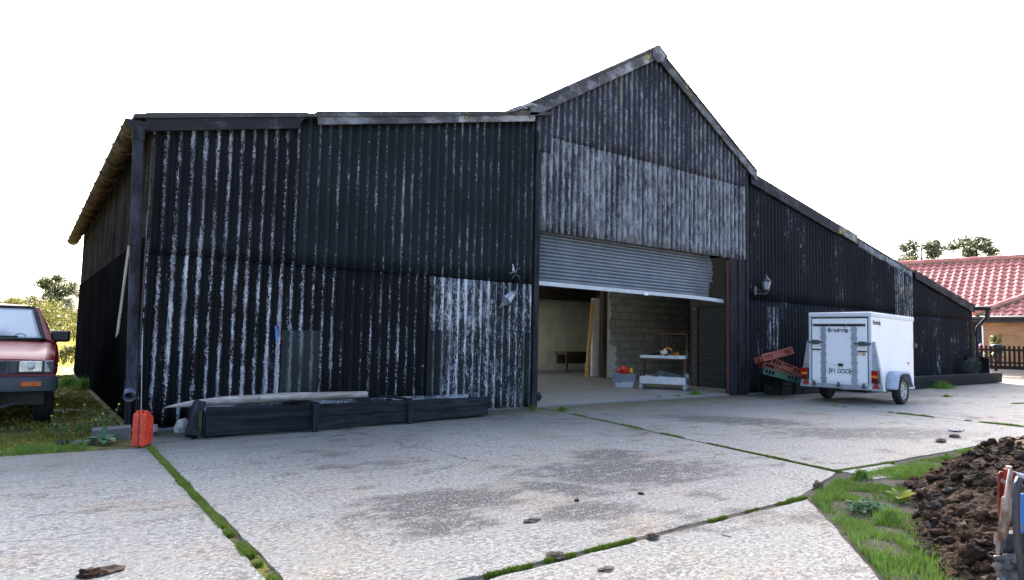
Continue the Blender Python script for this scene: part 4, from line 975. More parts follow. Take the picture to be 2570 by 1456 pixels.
def wheel(parent, c, R_, Wd, side, rim_mat, name='wheel'):
    """axis along local y; side = -1 shows its face towards -y"""
    Mx = Matrix.Translation(c) @ Euler((PI / 2, 0, 0)).to_matrix().to_4x4() @ Matrix.Diagonal((1, 1, -side * 1.0 if side < 0 else -1, 1))
    w0 = Wd / 2; wh_ = bpy.data.objects.new(name, None); COL.objects.link(wh_); wh_.parent = parent; wh_.location = c
    Ml = Euler((PI / 2, 0, 0)).to_matrix().to_4x4() if side < 0 else Euler((-PI / 2, 0, 0)).to_matrix().to_4x4()
    ty = MB(); rI = R_ * .62
    ty.lathe([(rI, -w0 * .8), (rI + .02, -w0), (R_ * .9, -w0), (R_ * .98, -w0 * .75), (R_, -w0 * .4), (R_, w0 * .4), (R_ * .98, w0 * .75), (R_ * .9, w0), (rI + .02, w0), (rI, w0 * .8)], 40, Ml, caps=False)
    ty.build('tyre', M['rubber'], wh_, smooth=40)
    rm = MB(); rm.lathe([(rI, -w0 * .8), (rI, w0 * .82), (rI * .93, w0 * .80), (rI * .88, w0 * .45), (rI * .72, w0 * .50), (rI * .5, w0 * .62), (rI * .36, w0 * .5), (rI * .2, w0 * .52), (rI * .19, w0 * .75), (.001, w0 * .78)], 40, Ml, caps=False)
    rm.build('rim', rim_mat, wh_, smooth=40)
    hs = MB()
    for k in range(16):
        q = 2 * PI * k / 16; p = Ml @ Vector((rI * .80 * math.cos(q), rI * .80 * math.sin(q), w0 * .475)); hs.blob(p, (rI * .055,) * 3, 1, 8, 5, 0)
    hs.build('rim_hole', M['blackplastic'], wh_)
    nt_ = MB()
    for k in range(4):
        q = 2 * PI * k / 4 + .4; p = Ml @ Vector((rI * .42 * math.cos(q), rI * .42 * math.sin(q), w0 * .6)); nt_.blob(p, (.014,) * 3, 1, 8, 5, 0)
    nt_.build('wheel_nut', M['rust'], wh_); return wh_
rimm = flat('silver_rim', (.48, .48, .49), .4, .5, .15, 14)
WX = 1.10
wheel(tr, Vector((WX, -h - .12, .275)), .275, .155, -1, rimm); wheel(tr, Vector((WX, h + .12, .275)), .275, .155, 1, rimm)
mgm = flat('grey_mudguard', (.40, .45, .53), .5, 0, .12, 6)
for s in (-1, 1):
    mb = MB(); out = []
    prof = [(-.46, .31), (-.43, .36), (-.37, .55), (-.30, .63), (-.18, .655), (.14, .655), (.26, .62), (.34, .50), (.43, .33)]
    y0, y1 = s * (h + .0), s * (h + .22)
    mb.add([(WX + a_, y, z) for a_, z in prof for y in (y0, y1)], [(2 * k, 2 * k + 1, 2 * k + 3, 2 * k + 2) for k in range(len(prof) - 1)])
    lip = [(WX + a_, y1, z) for a_, z in prof] + [(WX + a_ * .90, y1, z - .045 if abs(a_) < .4 else z) for a_, z in prof]
    n_ = len(prof); mb.add(lip, [(k, k + 1, n_ + k + 1, n_ + k) for k in range(n_ - 1)])
    mb.build('mudguard', mgm, tr, solid=.006, smooth=50)
# ================================================================ CRATES ON THE TROUGH
def mossy(name, b): return wood_mat(name, (.006, .008, .010), (.03, .035, .04), (1, 1, .2), 12, moss=b * .6)
tg_ = thing('timber_trough', 'dark mossy timber box under the heap of crates', 'wooden box', (13.8, 8.3, 0))
for k in range(4): MB().box(13.8, 16.0, 8.30, 8.34, .01 + k * .095, .01 + k * .095 + .088).build('board', mossy('mossy_board', .15), tg_, world=True, bev=.004)
for x in (13.8, 14.35, 16.0): MB().box(x - .03, x + .035, 8.27, 8.31, 0, .40).build('post', mossy('mossy_upright', .3), tg_, world=True, bev=.004)
MB().box(13.8, 13.84, 8.34, 8.75, .01, .38).build('end_board', mossy('mossy_end', .2), tg_, world=True)
MB().box(13.84, 16.0, 8.35, 8.75, .01, .26).build('soil', soil, tg_, world=True)
def crate(label, mat, loc, rot, slots=True, H=.16):
    t_ = thing('bread_crate', label, 'crate', loc, rot, 'plastic crates heaped on the timber box'); L_, W_ = .72, .45; th = .012
    def wall(a_, b_, along):   # slotted wall panel between two corners
        mb = MB(); n = 10; d = Vector(b_) - Vector(a_); up = Vector((0, 0, 1))
        q = lambda u0, u1, z0, z1: mb.bar(Vector(a_) + d * ((u0 + u1) / 2) + up * z0, Vector(a_) + d * ((u0 + u1) / 2) + up * z1, *( (th, d.length * (u1 - u0)) if along else (d.length * (u1 - u0), th)), (1, 0, 0))
        q(0, 1, 0, .03); q(0, 1, H - .024, H); segs = [(.0, .05), (.095, .13), (.175, .21), (.255, .29), (.345, .655), (.71, .745), (.79, .825), (.87, .905), (.95, 1)]
        for u0, u1 in segs: q(u0, u1, .03, H - .024 - (.028 if u0 == .345 else 0))
        return mb
    for a_, b_, al in (((-L_ / 2, -W_ / 2, 0), (L_ / 2, -W_ / 2, 0), False), ((-L_ / 2, W_ / 2, 0), (L_ / 2, W_ / 2, 0), False), ((-L_ / 2, -W_ / 2, 0), (-L_ / 2, W_ / 2, 0), True), ((L_ / 2, -W_ / 2, 0), (L_ / 2, W_ / 2, 0), True)):
        d = Vector(b_) - Vector(a_); mb = MB(); ux = d.normalized(); nn_ = Vector((-ux.y, ux.x, 0))
        def q(u0, u1, z0, z1):
            p0 = Vector(a_) + d * u0; p1 = Vector(a_) + d * u1
            mb.prism([p0 - nn_ * th / 2 + Vector((0, 0, z0)), p1 - nn_ * th / 2 + Vector((0, 0, z0)), p1 - nn_ * th / 2 + Vector((0, 0, z1)), p0 - nn_ * th / 2 + Vector((0, 0, z1))], nn_ * th)
        q(0, 1, 0, .028); q(0, 1, H - .024, H)
        for u0, u1 in [(.0, .045), (.115, .138), (.208, .231), (.30, .35), (.65, .70), (.769, .792), (.862, .885), (.955, 1)]: q(u0, u1, .028, H - .024)
        q(.345, .655, .028, H - .055)
        mb.build('side', mat, t_)
    mb = MB()
    for k in range(12): mb.box(-L_ / 2, L_ / 2, -W_ / 2 + .005 + k * .038, -W_ / 2 + .005 + k * .038 + .023, 0, .010)
    for k in range(7): mb.box(-L_ / 2 + .02 + k * .108, -L_ / 2 + .045 + k * .108, -W_ / 2, W_ / 2, -.002, .008)
    mb.build('base', mat, t_); return t_
rc = flat('terracotta_plastic', (.30, .065, .036), .5, 0, .12); rc2 = flat('faded_plastic', (.36, .10, .066), .55, 0, .15); gc = flat('green_plastic', (.006, .075, .048), .45, 0, .15)
def place_crate(label, mat, pxy, y, rot, anchor=(-.36, -.225, 0), H=.16):
    E_ = Euler(rot); c = wy(*pxy, y) - E_.to_matrix() @ Vector(anchor); return crate(label, mat, c, rot, H=H)
d2 = math.radians
place_crate('green plastic crate at the bottom of the crate heap', gc, (1915, 938), 8.30, (d2(-4), d2(14), d2(-50)))
place_crate('red crate lying tilted inside the green one', rc, (1914, 926), 8.42, (d2(0), d2(14), d2(-44)))
place_crate('long red crate sloping down to the trailer, second from the top', rc, (1932, 913), 8.30, (d2(-8), d2(23), d2(-48)))
place_crate('faded red crate tipped up on top of the crate heap', rc2, (1918, 907), 8.30, (d2(-12), d2(-15), d2(-30)))
# ================================================================ RIGHT END BED ETC
bd = thing('sleeper_bed', 'low black sleeper bed along the foot of the right barn wall', 'raised bed', (17, 7.95, 0))
for k, (x0_, x1_) in enumerate(((16.6, 19.9), (19.92, 22.6), (22.62, 26.35))):
    y0_ = 7.75 + .22 * (x0_ - 16.6) / 9.7
    for j in range(2):
        mb = MB(); n_ = 12; z0_, z1_ = .015 + j * .155, .165 + j * .155
        y_o = y0_ - .01 * j
        mb.grid(lambda u, v: Vector((x0_ + (x1_ - x0_) * u, y_o, z0_ + (z1_ - z0_) * v + (.02 * mn.noise(Vector((u * 5, k, j))) if v > .5 else 0))), n_, 1)
        mb.grid(lambda u, v: Vector((x0_ + (x1_ - x0_) * u, y_o + .15 * v, z1_ + .02 * mn.noise(Vector((u * 5, k, j))))), n_, 2)
        mb.box(x0_, x1_, y_o + .001, y_o + .15, z0_, z1_ - .025)
        mb.build('sleeper', weath('worn_sleeper', (.006, .007, .009), (.10, .11, .12), .10), bd, world=True)
MB().box(26.2, 26.35, 7.98, 8.75, .015, .30).build('sleeper', M['tarwood'], bd, world=True)
MB().box(16.6, 26.3, 7.95, 8.8, .01, .25).build('soil', soil, bd, world=True)
mb = MB(); r_ = random.Random(2); c_ = Vector((25.2, 8.35, .50))
for k in range(26):
    ax = Vector((r_.uniform(-.4, .4), 1, r_.uniform(-.3, .3))).normalized(); u = ax.orthogonal().normalized(); v_ = ax.cross(u); o_ = ax * r_.uniform(-.16, .16); ra = r_.uniform(.16, .27)
    mb.tube([c_ + o_ + u * ra * 1.4 * math.cos(q * PI / 9) + v_ * ra * math.sin(q * PI / 9) for q in range(18)], .006, 4, closed=True)
one('wire_roll', mb, flat('green_netting', (.035, .05, .035), .6), 'tangled roll of green wire netting at the end of the sleeper bed', 'wire roll', loc=c_, smooth=True)
bx = thing('wooden_stand', 'black wooden stand under the right downpipe at the barn end', 'stand', (26.2, 8.3, .3))
MB().box(25.85, 26.75, 8.2, 8.72, .80, .84).build('top', M['oldboard'], bx, world=True)
MB().box(26.35, 26.42, 8.25, 8.7, .3, .79).build('side', M['tarwood'], bx, world=True); MB().box(25.9, 26.3, 8.62, 8.7, .3, .79).build('back', M['tarwood'], bx, world=True)
sp_ = gz(2478, 957); mb = MB(); mb.blob(sp_ + Vector((.05, .15, .27)), (.33, .26, .22), 5, 18, 12, .18, 1.1)
one('boulder', mb, flat('pale_boulder', (.46, .42, .39), .85, 0, .15, 14, .3), 'smooth pale boulder at the barn end', 'boulder', smooth=True, loc=sp_ + Vector((0, 0, .06)))
mb = MB(); mb.blob(sp_ + Vector((.05, .1, .04)), (.48, .33, .06), 6, 14, 6, .5, 1.5); one('flat_stone', mb, stone, 'flat stone under the pale boulder', 'stone', smooth=30, loc=sp_)
# ================================================================ INSIDE THE DOORWAY
fz = .025
A_ = Vector((11.887, 10.787, fz)); B_ = Vector((12.457, 9.947, fz)); ux = (B_ - A_).normalized(); LX = (B_ - A_).length; uy = Vector((-ux.y, ux.x, 0))
TRM = Matrix((ux, uy, Vector((0, 0, 1)))).transposed().to_4x4(); TRM.translation = A_
tl = frame_thing('workshop_trolley', 'two tier trolley with white trays and rusty frame inside the doorway', 'trolley', TRM)
DY = .62; rs_ = M['rust']; trw = flat('white_tray', (.58, .60, .62), .5, 0, .12, 8)
for (x, y) in ((0, 0), (LX, 0), (0, DY), (LX, DY)):
    MB().box(x - .014, x + .014, y - .014, y + .014, .12, .80 if y == 0 else 1.33).build('post', rs_, tl)
    c = bpy.data.objects.new('castor', None); COL.objects.link(c); c.parent = tl; c.location = (x, y, 0)
    mb = MB(); mb.lathe([(.0, -.015), (.052, -.015), (.056, 0), (.052, .015), (.0, .015)], 18, Matrix.Translation((0, 0, .056)) @ Euler((PI / 2, 0, .5)).to_matrix().to_4x4()); mb.build('wheel', flat('grey_wheel', (.30, .31, .31), .6), c, smooth=40)
    mb = MB(); mb.box(-.022, .022, -.026, -.018, .05, .125); mb.box(-.022, .022, .018, .026, .05, .125); mb.box(-.022, .022, -.026, .026, .115, .125); mb.build('fork', M['galv'], c)
mb = MB()
for z0_, z1_ in ((.13, .30), (.735, .80)):
    mb2 = MB(); e = .016
    mb2.box(-e, LX + e, -e - .006, -e, z0_, z1_); mb2.box(LX + e, LX + e + .006, -e, DY + e, z0_, z1_); mb2.box(-e - .006, -e, -e, DY + e, z0_, z1_); mb2.box(-e, LX + e, DY + e, DY + e + .006, z0_, z1_); mb2.box(-e, LX + e, -e, DY + e, z0_ + .01, z0_ + .018)
    mb2.build('tray', trw, tl)
mb = MB(); mb.box(-.014, LX + .014, -.018, .014, .70, .73); mb.box(LX - .014, LX + .018, 0, DY, .70, .73); mb.build('rail', rs_, tl)
mb = MB(); mb.box(-.014, LX + .014, DY - .014, DY + .014, 1.305, 1.335); mb.box(LX * .42, LX * .42 + .028, DY - .012, DY + .012, .76, 1.3); mb.box(LX * .54, LX * .54 + .022, DY - .012, DY + .012, .76, 1.3); mb.build('back_frame', rs_, tl)
mb = MB(); mb.prism([(LX + .024, .45, .735), (LX + .024, DY + .03, .735), (LX + .024, DY + .03, .90), (LX + .024, DY - .02, .86)], (.004, 0, 0)); mb.build('end_plate', trw, tl)
def onT(x, y, z): return TRM @ Vector((x, y, z))
TZ = .755 + fz - .025
r_ = random.Random(12)
mb = MB(); pts = [onT(.60 + .14 * math.cos(q * .42) * (1 + .06 * q / 15), .26 + .10 * math.sin(q * .42), TZ + .12 + .10 * math.sin(q * .21 + .4)) for q in range(14)]
ring = lambda c, a_, b_, n=22, t0=0, t1=2 * PI: [c + a_ * math.cos(t0 + (t1 - t0) * k / n) + b_ * math.sin(t0 + (t1 - t0) * k / n) for k in range(n + 1)]
c_ = onT(.60, .12, TZ + .125); w2 = TRM.to_3x3()
loop = ring(c_, w2 @ Vector((.105, .05, 0)), w2 @ Vector((.03, .0, .10)), 24, .1, 1.72 * PI) ; e_ = onT(.88, .20, TZ + .10)
loop += [loop[-1] + (onT(.80, .10, TZ + .05) - loop[-1]) * .5, onT(.80, .10, TZ + .05), e_, onT(.80, .26, TZ + .11), onT(.70, .28, TZ + .09)]
mb.tube(loop, .013, 8); one('hose', mb, flat('orange_hose', (.60, .27, .03), .4), 'loop of orange hose lying on the trolley top', 'hose', loc=onT(.7, .2, TZ), smooth=True)
mb = MB(); mb.lathe([(.05, 0), (.058, .10), (.055, .13), (.02, .15)], 16, Matrix.Translation(onT(.46, .16, TZ + .10)) @ Euler((1.2, .5, .3)).to_matrix().to_4x4())
one('plastic_tub', mb, flat('white_tub', (.72, .74, .82), .4), 'white plastic tub lying beside the orange hose', 'tub', loc=onT(.47, .15, TZ), smooth=40)
mb = MB()
for k in range(5): mb.tube([onT(.15 + .03 * k, .05 + .05 * k, TZ + .03 + .012 * k), onT(.25 + .05 * k, .15 + .05 * k, TZ + .06 + .01 * k)], .035, 9)
for k in range(4): mb.tube(ring(onT(.22 + .05 * k, .12, TZ + .07), w2 @ Vector((.05, .02, 0)), w2 @ Vector((0, .02, .055)), 14), .006, 5)
one('tool_coil', mb, flat('dark_tools', (.03, .03, .032), .5, .2, .4), 'heap of dark coiled tools at the left of the trolley top', 'tools', loc=onT(.25, .1, TZ), smooth=True)
mb = MB(); mb.cbox(onT(.68, .30, TZ + .025), (.52, .24, .035), Matrix.Rotation(math.atan2(ux.y, ux.x), 3, 'Z')); mb.cbox(onT(.60, .28, TZ + .058), (.34, .18, .03), Matrix.Rotation(math.atan2(ux.y, ux.x) + .1, 3, 'Z'))
one('dark_board', mb, flat('dark_board', (.035, .032, .032), .6), 'stacked dark boards under the orange hose', 'boards', loc=onT(.68, .3, TZ))
BZ = .148
mb = MB(); mb.cbox(onT(.66, .16, BZ + .19), (.60, .28, .02), Matrix.Rotation(math.atan2(ux.y, ux.x), 3, 'Z') @ Euler((.35, .20, 0)).to_matrix())
one('steel_sheet', mb, flat('scuffed_sheet', (.24, .25, .27), .4, .5, .4, 9), 'scuffed grey steel sheet tilted on the lower tray', 'sheet metal', loc=onT(.66, .16, BZ + .1), bev=.004)
mb = MB(); mb.lathe([(.0, 0), (.07, .01), (.11, .07), (.115, .07)], 20, Matrix.Translation(onT(.98, .36, BZ + .14)) @ Euler((1.1, -.3, .2)).to_matrix().to_4x4(), caps=False)
one('metal_bowl', mb, M['galv'], 'round metal pan at the right end of the lower tray', 'pan', loc=onT(.98, .36, BZ), smooth=True, solid=.004)
mb = MB(); mb.box(-.09, .09, -.06, .06, 0, .15, Matrix.Translation(onT(.30, .15, BZ + .03)) @ Euler((0, .2, .2)).to_matrix().to_4x4()); mb.lathe([(.0, 0), (.05, .0), (.045, .02), (.0, .03)], 14, Matrix.Translation(onT(.27, .08, BZ + .10)) @ Euler((1.5, 0, -1)).to_matrix().to_4x4())
one('floodlight', mb, flat('grey_casting', (.16, .18, .19), .4, .3), 'grey floodlight casing on the lower tray', 'floodlight', loc=onT(.3, .15, BZ), bev=.008)
mb = MB(); mb.bar(onT(.02, .34, BZ + .27), onT(.34, .2, BZ + .14), .03, .02)
one('timber_batten', mb, M['oldboard'], 'thin batten slanting across the lower tray', 'batten', loc=onT(.2, .3, BZ + .2))
mb = MB(); mb.cbox(onT(.55, .10, BZ + .06), (.20, .12, .10), Matrix.Rotation(math.atan2(ux.y, ux.x), 3, 'Z')); one('white_carton', mb, M['white'], 'small white carton under the steel sheet', 'carton', loc=onT(.55, .1, BZ), bev=.004)
# grey lidded box beside it
bp = gz(1560, 975, fz); bxM = TRM.copy(); bxM.translation = TRM @ Vector((-.60, .10, 0))
sb = frame_thing('storage_box', 'grey plastic tote with folding lid left of the trolley', 'storage box', bxM)
gp = flat('grey_tote', (.18, .22, .28), .5, 0, .1); gp2 = flat('pale_tote', (.46, .49, .54), .5, 0, .1)
mb = MB(); mb.prism([(-.02, 0, 0), (.40, 0, 0), (.44, 0, .26), (-.06, 0, .26)], (0, .36, 0)); mb.build('tub', gp2, sb, bev=.01)
mb = MB(); mb.box(-.08, .15, -.025, .38, .12, .31); mb.box(.155, .46, -.025, .38, .15, .31); mb.box(-.09, .47, -.035, .39, .295, .325)
for k in range(4): mb.box(-.03 + k * .13, -.01 + k * .13, -.045, -.02, .20, .30)
mb.build('lid', gp, sb, bev=.008)
bag = MB(); bag.blob(bxM @ Vector((.17, .14, .40)), (.16, .13, .095), 4, 22, 14, .55, 2.2)
one('red_bag', bag, flat('red_nylon', (.55, .03, .015), .45, 0, .2), 'crumpled bright red bag on top of the grey tote', 'bag', loc=bxM @ Vector((.17, .14, .325)), smooth=45)
bag = MB(); bag.blob(bxM @ Vector((.34, .12, .40)), (.045, .05, .075), 9, 12, 8, .5, 2)
one('yellow_cloth', bag, flat('yellow_cloth', (.62, .40, .03), .6), 'yellow cloth beside the red bag on the tote', 'cloth', loc=bxM @ Vector((.34, .12, .325)), smooth=True)
# leaning plank, bench
p0 = gz(1471, 949, fz); p1 = wy(1488, 756, 14.75)
mb = MB(); mb.bar(p0 + Vector((0, 0, .0)), p1, .13, .035, (0, 1, 0)); one('leaning_plank', mb, flat('warm_pine', (.62, .36, .15), .6, 0, .25, 12), 'long orange pine plank leaning beside the white pillar', 'plank', loc=p0, bev=.003)
wb = thing('work_bench', 'dim timber bench against the cream back wall', 'bench', (16.4, 17.2, fz))
bm_ = flat('dim_wood', (.12, .09, .07), .8)
MB().box(14.9, 17.8, 16.9, 17.5, .62, .72).build('bench_top', bm_, wb, world=True); MB().box(14.95, 17.7, 17.4, 17.45, .3, .6).build('back_panel', bm_, wb, world=True)
for x in (14.95, 16.2, 17.7): MB().box(x, x + .08, 16.92, 17.0, fz, .61).build('leg', bm_, wb, world=True)
mb = MB(); q_ = wy(1349, 998, YW + .2); mb.blob(q_ + Vector((0, 0, .02)), (.07, .09, .07), 3, 10, 7, .3)
one('rubber_buffer', mb, M['rubber'], 'black rubber door buffer at the foot of the left door post', 'buffer', loc=(q_.x, q_.y, .025), smooth=True)
# ================================================================ HOUSE BEYOND
hd = 27.0
c0 = dep(2520, 880, hd); wd_ = Vector((math.sin(math.radians(-11)), math.cos(math.radians(-11)), 0)); nn_ = Vector((-wd_.y, wd_.x, 0))
if nn_.dot(c0 - O) < 0: nn_ = -nn_           # nn_ points away from the camera
GZ_ = .5
def HW(px, py, off=0.0): return onp(px, py, c0 + nn_ * off, nn_)
house = thing('brick_house', 'brick bungalow with red pantile roofs beyond the barn end', 'house', (c0.x, c0.y, GZ_))
tileM = NT('pantile'); vd, vc = tileM.vor(3.2); n_ = tileM.noise(.9, det=4)
tc_ = tileM.mix(tileM.xyz(vc)[0], (.46, .165, .14), (.58, .25, .215)); tc_ = tileM.mix(tileM.m('MULTIPLY', tileM.step(tileM.noise(12, det=4), .55, .75), .35), tc_, (.20, .12, .10)); tileM = tileM.out(tc_, .75, sp=.3)
brickM = block_mat('stock_brick', (.44, .21, .09), (.52, .28, .13), (.36, .27, .18), .225, .075, axis=1)
def tiled(name, p_eave0, along, up, nu, nv, mask=None, parent=house, rw=.30, rh=.345):
    """pantile surface: nu tiles along the eave, nv courses up the slope; along/up unit vectors"""
    n3 = along.cross(up).normalized()
    if n3.z < 0: n3 = -n3
    mb = MB(); su = 8; vs_ = []; idx = {}
    for j in range(nv):
        for sub in (0, 1):
            for i in range(nu * su + 1):
                u = i / su; w_ = math.sin(2 * PI * u); hh = .045 * (w_ if w_ > 0 else w_ * .55)
                p = p_eave0 + along * (u * rw) + up * ((j + sub * 1.06) * rh) + n3 * (hh + .04 * (1 - sub) + .005 * mn.noise(Vector((math.floor(u) * 3.1, j * 2.7, 1))))
                idx[(j, sub, i)] = len(vs_); vs_.append(p)
    fs = []
    for j in range(nv):
        for i in range(nu * su):
            q = (idx[(j, 0, i)], idx[(j, 0, i + 1)], idx[(j, 1, i + 1)], idx[(j, 1, i)])
            if mask and not mask((i + .5) / su * rw, (j + .5) * rh): continue
            fs.append(q)
        if j:
            for i in range(nu * su):
                if mask and not mask((i + .5) / su * rw, (j + .5) * rh): continue
                fs.append((idx[(j - 1, 1, i)], idx[(j - 1, 1, i + 1)], idx[(j, 0, i + 1)], idx[(j, 0, i)]))
    mb.add(vs_, fs); return mb.build(name, tileM, parent, smooth=60, world=True)
# front wall
wl0 = HW(2466, 880); ez = HW(2520, 797).z; S = (HW(2569, 880) - wl0).dot(wd_)
sgn = 1 if S > 0 else -1; al = wd_ * sgn      # towards picture right
far = wl0 + al * 9
mb = MB(); f0 = Vector((wl0.x, wl0.y, GZ_ - .1)); loop = [f0, Vector((far.x, far.y, GZ_ - .1)), Vector((far.x, far.y, ez + .12)), Vector((wl0.x, wl0.y, ez + .12))]
mb.prism(loop, nn_ * 7); mb.build('wall', brickM, house, world=True)
lf = wl0 - al * 7
mb = MB(); mb.prism([Vector((lf.x, lf.y, GZ_ - .1)) + nn_ * 1.5, f0 + nn_ * 1.5 - al * .01, Vector((wl0.x, wl0.y, ez + .12)) + nn_ * 1.5 - al * .01, Vector((lf.x, lf.y, ez + .12)) + nn_ * 1.5], nn_ * 5); mb.build('wall', flat('black_boarding', (.010, .011, .015), .6), house, world=True, label='black boarded wall left of the brickwork')
# wing roof (front slope) with a hip on its left
pitch = math.radians(33); up_ = (nn_ * math.cos(pitch) + Vector((0, 0, math.sin(pitch)))).normalized()
ev = HW(2440, 793, -.45); 
hipd = lambda u, v: v < (u - .02) * .86 - .0
tiled('roof', ev, al, up_, 30, 13, hipd)
hp0 = ev + Vector((0, 0, .06)); hv = (al * 1.0 + up_ * .86)
mb = MB(); mb.tube([hp0 + hv * (k * .35) + Vector((0, 0, .012 * (k % 2))) for k in range(14)], .13, 10); mb.build('hip_tile', tileM, house, world=True, smooth=True)
mb = MB(); mb.tube([hp0 + hv * (k * .35) - Vector((0, 0, .05)) + al * .10 + Vector((0, 0, .02 * mn.noise(Vector((k, 0, 0))))) for k in range(14)], .10, 8); mb.build('mortar', flat('mossy_mortar', (.16, .13, .06), .9, 0, .5, 12), house, world=True, smooth=True)
# main roof behind
rg0 = HW(2275, 664, 4.2); rg1 = HW(2569, 652, 4.2)
md = (rg1 - rg0); md.z = 0; md = al.copy()
upm = up_
top0 = HW(2275, 664, 4.2); nvm = 15
e0_ = top0 - upm * (nvm * .345) - al * 1.2
tiled('roof', e0_, al, upm, 46, nvm)
rk = [top0 - al * 1.2 + al * (k * .45) + Vector((0, 0, .05 + .01 * (k % 2))) for k in range(32)]
mb = MB(); mb.tube(rk, .15, 10); mb.build('ridge_tile', tileM, house, world=True, smooth=True)
mb = MB(); mb.tube([p - Vector((0, 0, .09)) - nn_ * .06 for p in rk], .11, 6); mb.build('mortar', flat('pale_mortar', (.24, .18, .10), .9, 0, .4, 14), house, world=True)
mb = MB(); bk = top0 - al * 1.2 + nn_ * .05; mb.prism([bk, bk + al * 14, bk + al * 14 + nn_ * 4 - Vector((0, 0, 2.6)), bk + nn_ * 4 - Vector((0, 0, 2.6))], (0, 0, -.05)); mb.build('roof', tileM, house, world=True)
g0 = HW(2440, 797, -.5); mb = MB(); mb.tube([g0, g0 + al * 9], .07, 10); mb.build('gutter', flat('blue_black_gutter', (.015, .018, .025), .6), house, world=True, smooth=True)
mb = MB(); s0 = HW(2436, 797, -.42); mb.prism([s0, s0 + al * 9, s0 + al * 9 + Vector((0, 0, -.20)), s0 + Vector((0, 0, -.20))], nn_ * .42); mb.build('soffit', M['black'], house, world=True)
# window edge left of the brick
q0 = HW(2466, 850, -.02); mb = MB(); mb.bar(q0 + Vector((0, 0, -.9)), q0 + Vector((0, 0, .55)), .05, .05); mb.build('window_frame', M['white'], house, world=True)
# picket fence
fd = 24.6; fc = dep(2520, 900, fd)
def FW(px, py): return onp(px, py, fc, nn_)
fa = FW(2440, 927); fb = FW(2569, 934); fz0 = min(fa.z, fb.z); fal = al
pf = thing('picket_fence', 'dark brown picket fence in front of the brick house', 'fence', (fa.x, fa.y, GZ_ - .06))
tz = FW(2520, 868).z; bz = FW(2520, 926).z; HH = tz - bz
fm_ = flat('dark_stain', (.006, .005, .005), .7, 0, .4, 20, sp=.2)
sp_ = (FW(2500, 900) - FW(2488.4, 900)).length; n_ = 46; st_ = FW(2452, 900); st_.z = bz
for k in range(n_):
    p = st_ + fal * (sp_ * k)
    if k % 8 == 4:
        mb = MB(); mb.cbox((0, 0, HH / 2 - .03), (.09, .09, HH + .12), Matrix.Rotation(math.atan2(al.y, al.x), 3, 'Z')); o = mb.build('post', fm_, pf, bev=.01)
    else:
        mb = MB(); mb.prism([(-.038, 0, .03), (.038, 0, .03), (.038, 0, HH - .03), (.02, 0, HH), (-.02, 0, HH), (-.038, 0, HH - .03)], (0, .022, 0)); mb.v = [Matrix.Rotation(math.atan2(al.y, al.x), 3, 'Z') @ v for v in mb.v]; o = mb.build('picket', fm_, pf)
    o.location = p - Vector(pf.location)
for zz in (HH * .82, HH * .27, .05):
    mb = MB(); s_ = st_ - fal * .1 + Vector((0, 0, zz)) + nn_ * .035; mb.bar(s_, s_ + fal * (sp_ * n_), .04, .07 if zz > .1 else .13); mb.build('rail', fm_, pf, world=True)
# things behind the fence
kc = dep(2502, 915, 25.4); kc.z = GZ_
bq = thing('kettle_barbecue', 'black kettle barbecue on chrome legs behind the picket fence', 'barbecue', kc)
mb = MB(); mb.lathe([(.02, .46), (.16, .49), (.23, .57), (.25, .64), (.23, .72), (.14, .79), (.02, .81)], 24); mb.build('kettle', flat('black_enamel', (.01, .01, .011), .15), bq, smooth=True)
chrome = flat('chrome', (.75, .76, .80), .18, .9, .05)
for q in (0.6, 2.7, 4.8): mb = MB(); mb.tube([(math.cos(q) * .16, math.sin(q) * .16, .52), (math.cos(q) * .36, math.sin(q) * .36, 0)], .016, 8); mb.build('leg', chrome, bq, smooth=True)
mb = MB(); mb.tube([(-.05, 0, .81), (-.04, 0, .86), (.04, 0, .86), (.05, 0, .81)], .012, 8); mb.build('handle', M['blackplastic'], bq, smooth=True)
pc = dep(2499, 915, 26.0); pc.z = GZ_
ps = thing('potted_shrub', 'round golden green shrub in a pot against the brick wall', 'shrub', pc)
mb = MB(); mb.lathe([(.16, 0), (.24, .6), (.26, .6), (.26, .66)], 16); mb.build('pot', flat('brown_pot', (.13, .06, .05), .7), ps, smooth=40)
mb = MB(); r_ = random.Random(4)
for k in range(26):
    d = Vector((r_.gauss(0, 1), r_.gauss(0, 1), r_.gauss(0, 1))).normalized() * r_.uniform(.3, 1); foliage(mb, (d.x * .24, d.y * .24, 1.02 + d.z * .24), (.09, .09, .09), 50, .030, r_, .1)
mb.build('foliage', leaf_mat('golden_leaf', (.07, .10, .012), (.24, .24, .03)), ps)
mb = MB(); mb.tube([(0, 0, .6), (0, 0, 1.0)], .02, 6); mb.build('stem', BK, ps)
tree('low_shrub', 'low yellow green shrub behind the fence left of the round one', dep(2488, 905, 25.9).xy.to_3d() + Vector((0, 0, GZ_)), .85, .7, 51, LTy, .035, 900, 10, 'shrub', None, .3)
# tiny red item by window
mb = MB(); mb.blob(dep(2461, 873, 25.6), (.10, .08, .16), 2, 10, 8, .2); one('red_chair_back', mb, flat('pink_red', (.5, .05, .08), .5), 'small red object showing above the fence beside the black boarding', 'garden object', smooth=True, loc=dep(2461, 873, 25.6))
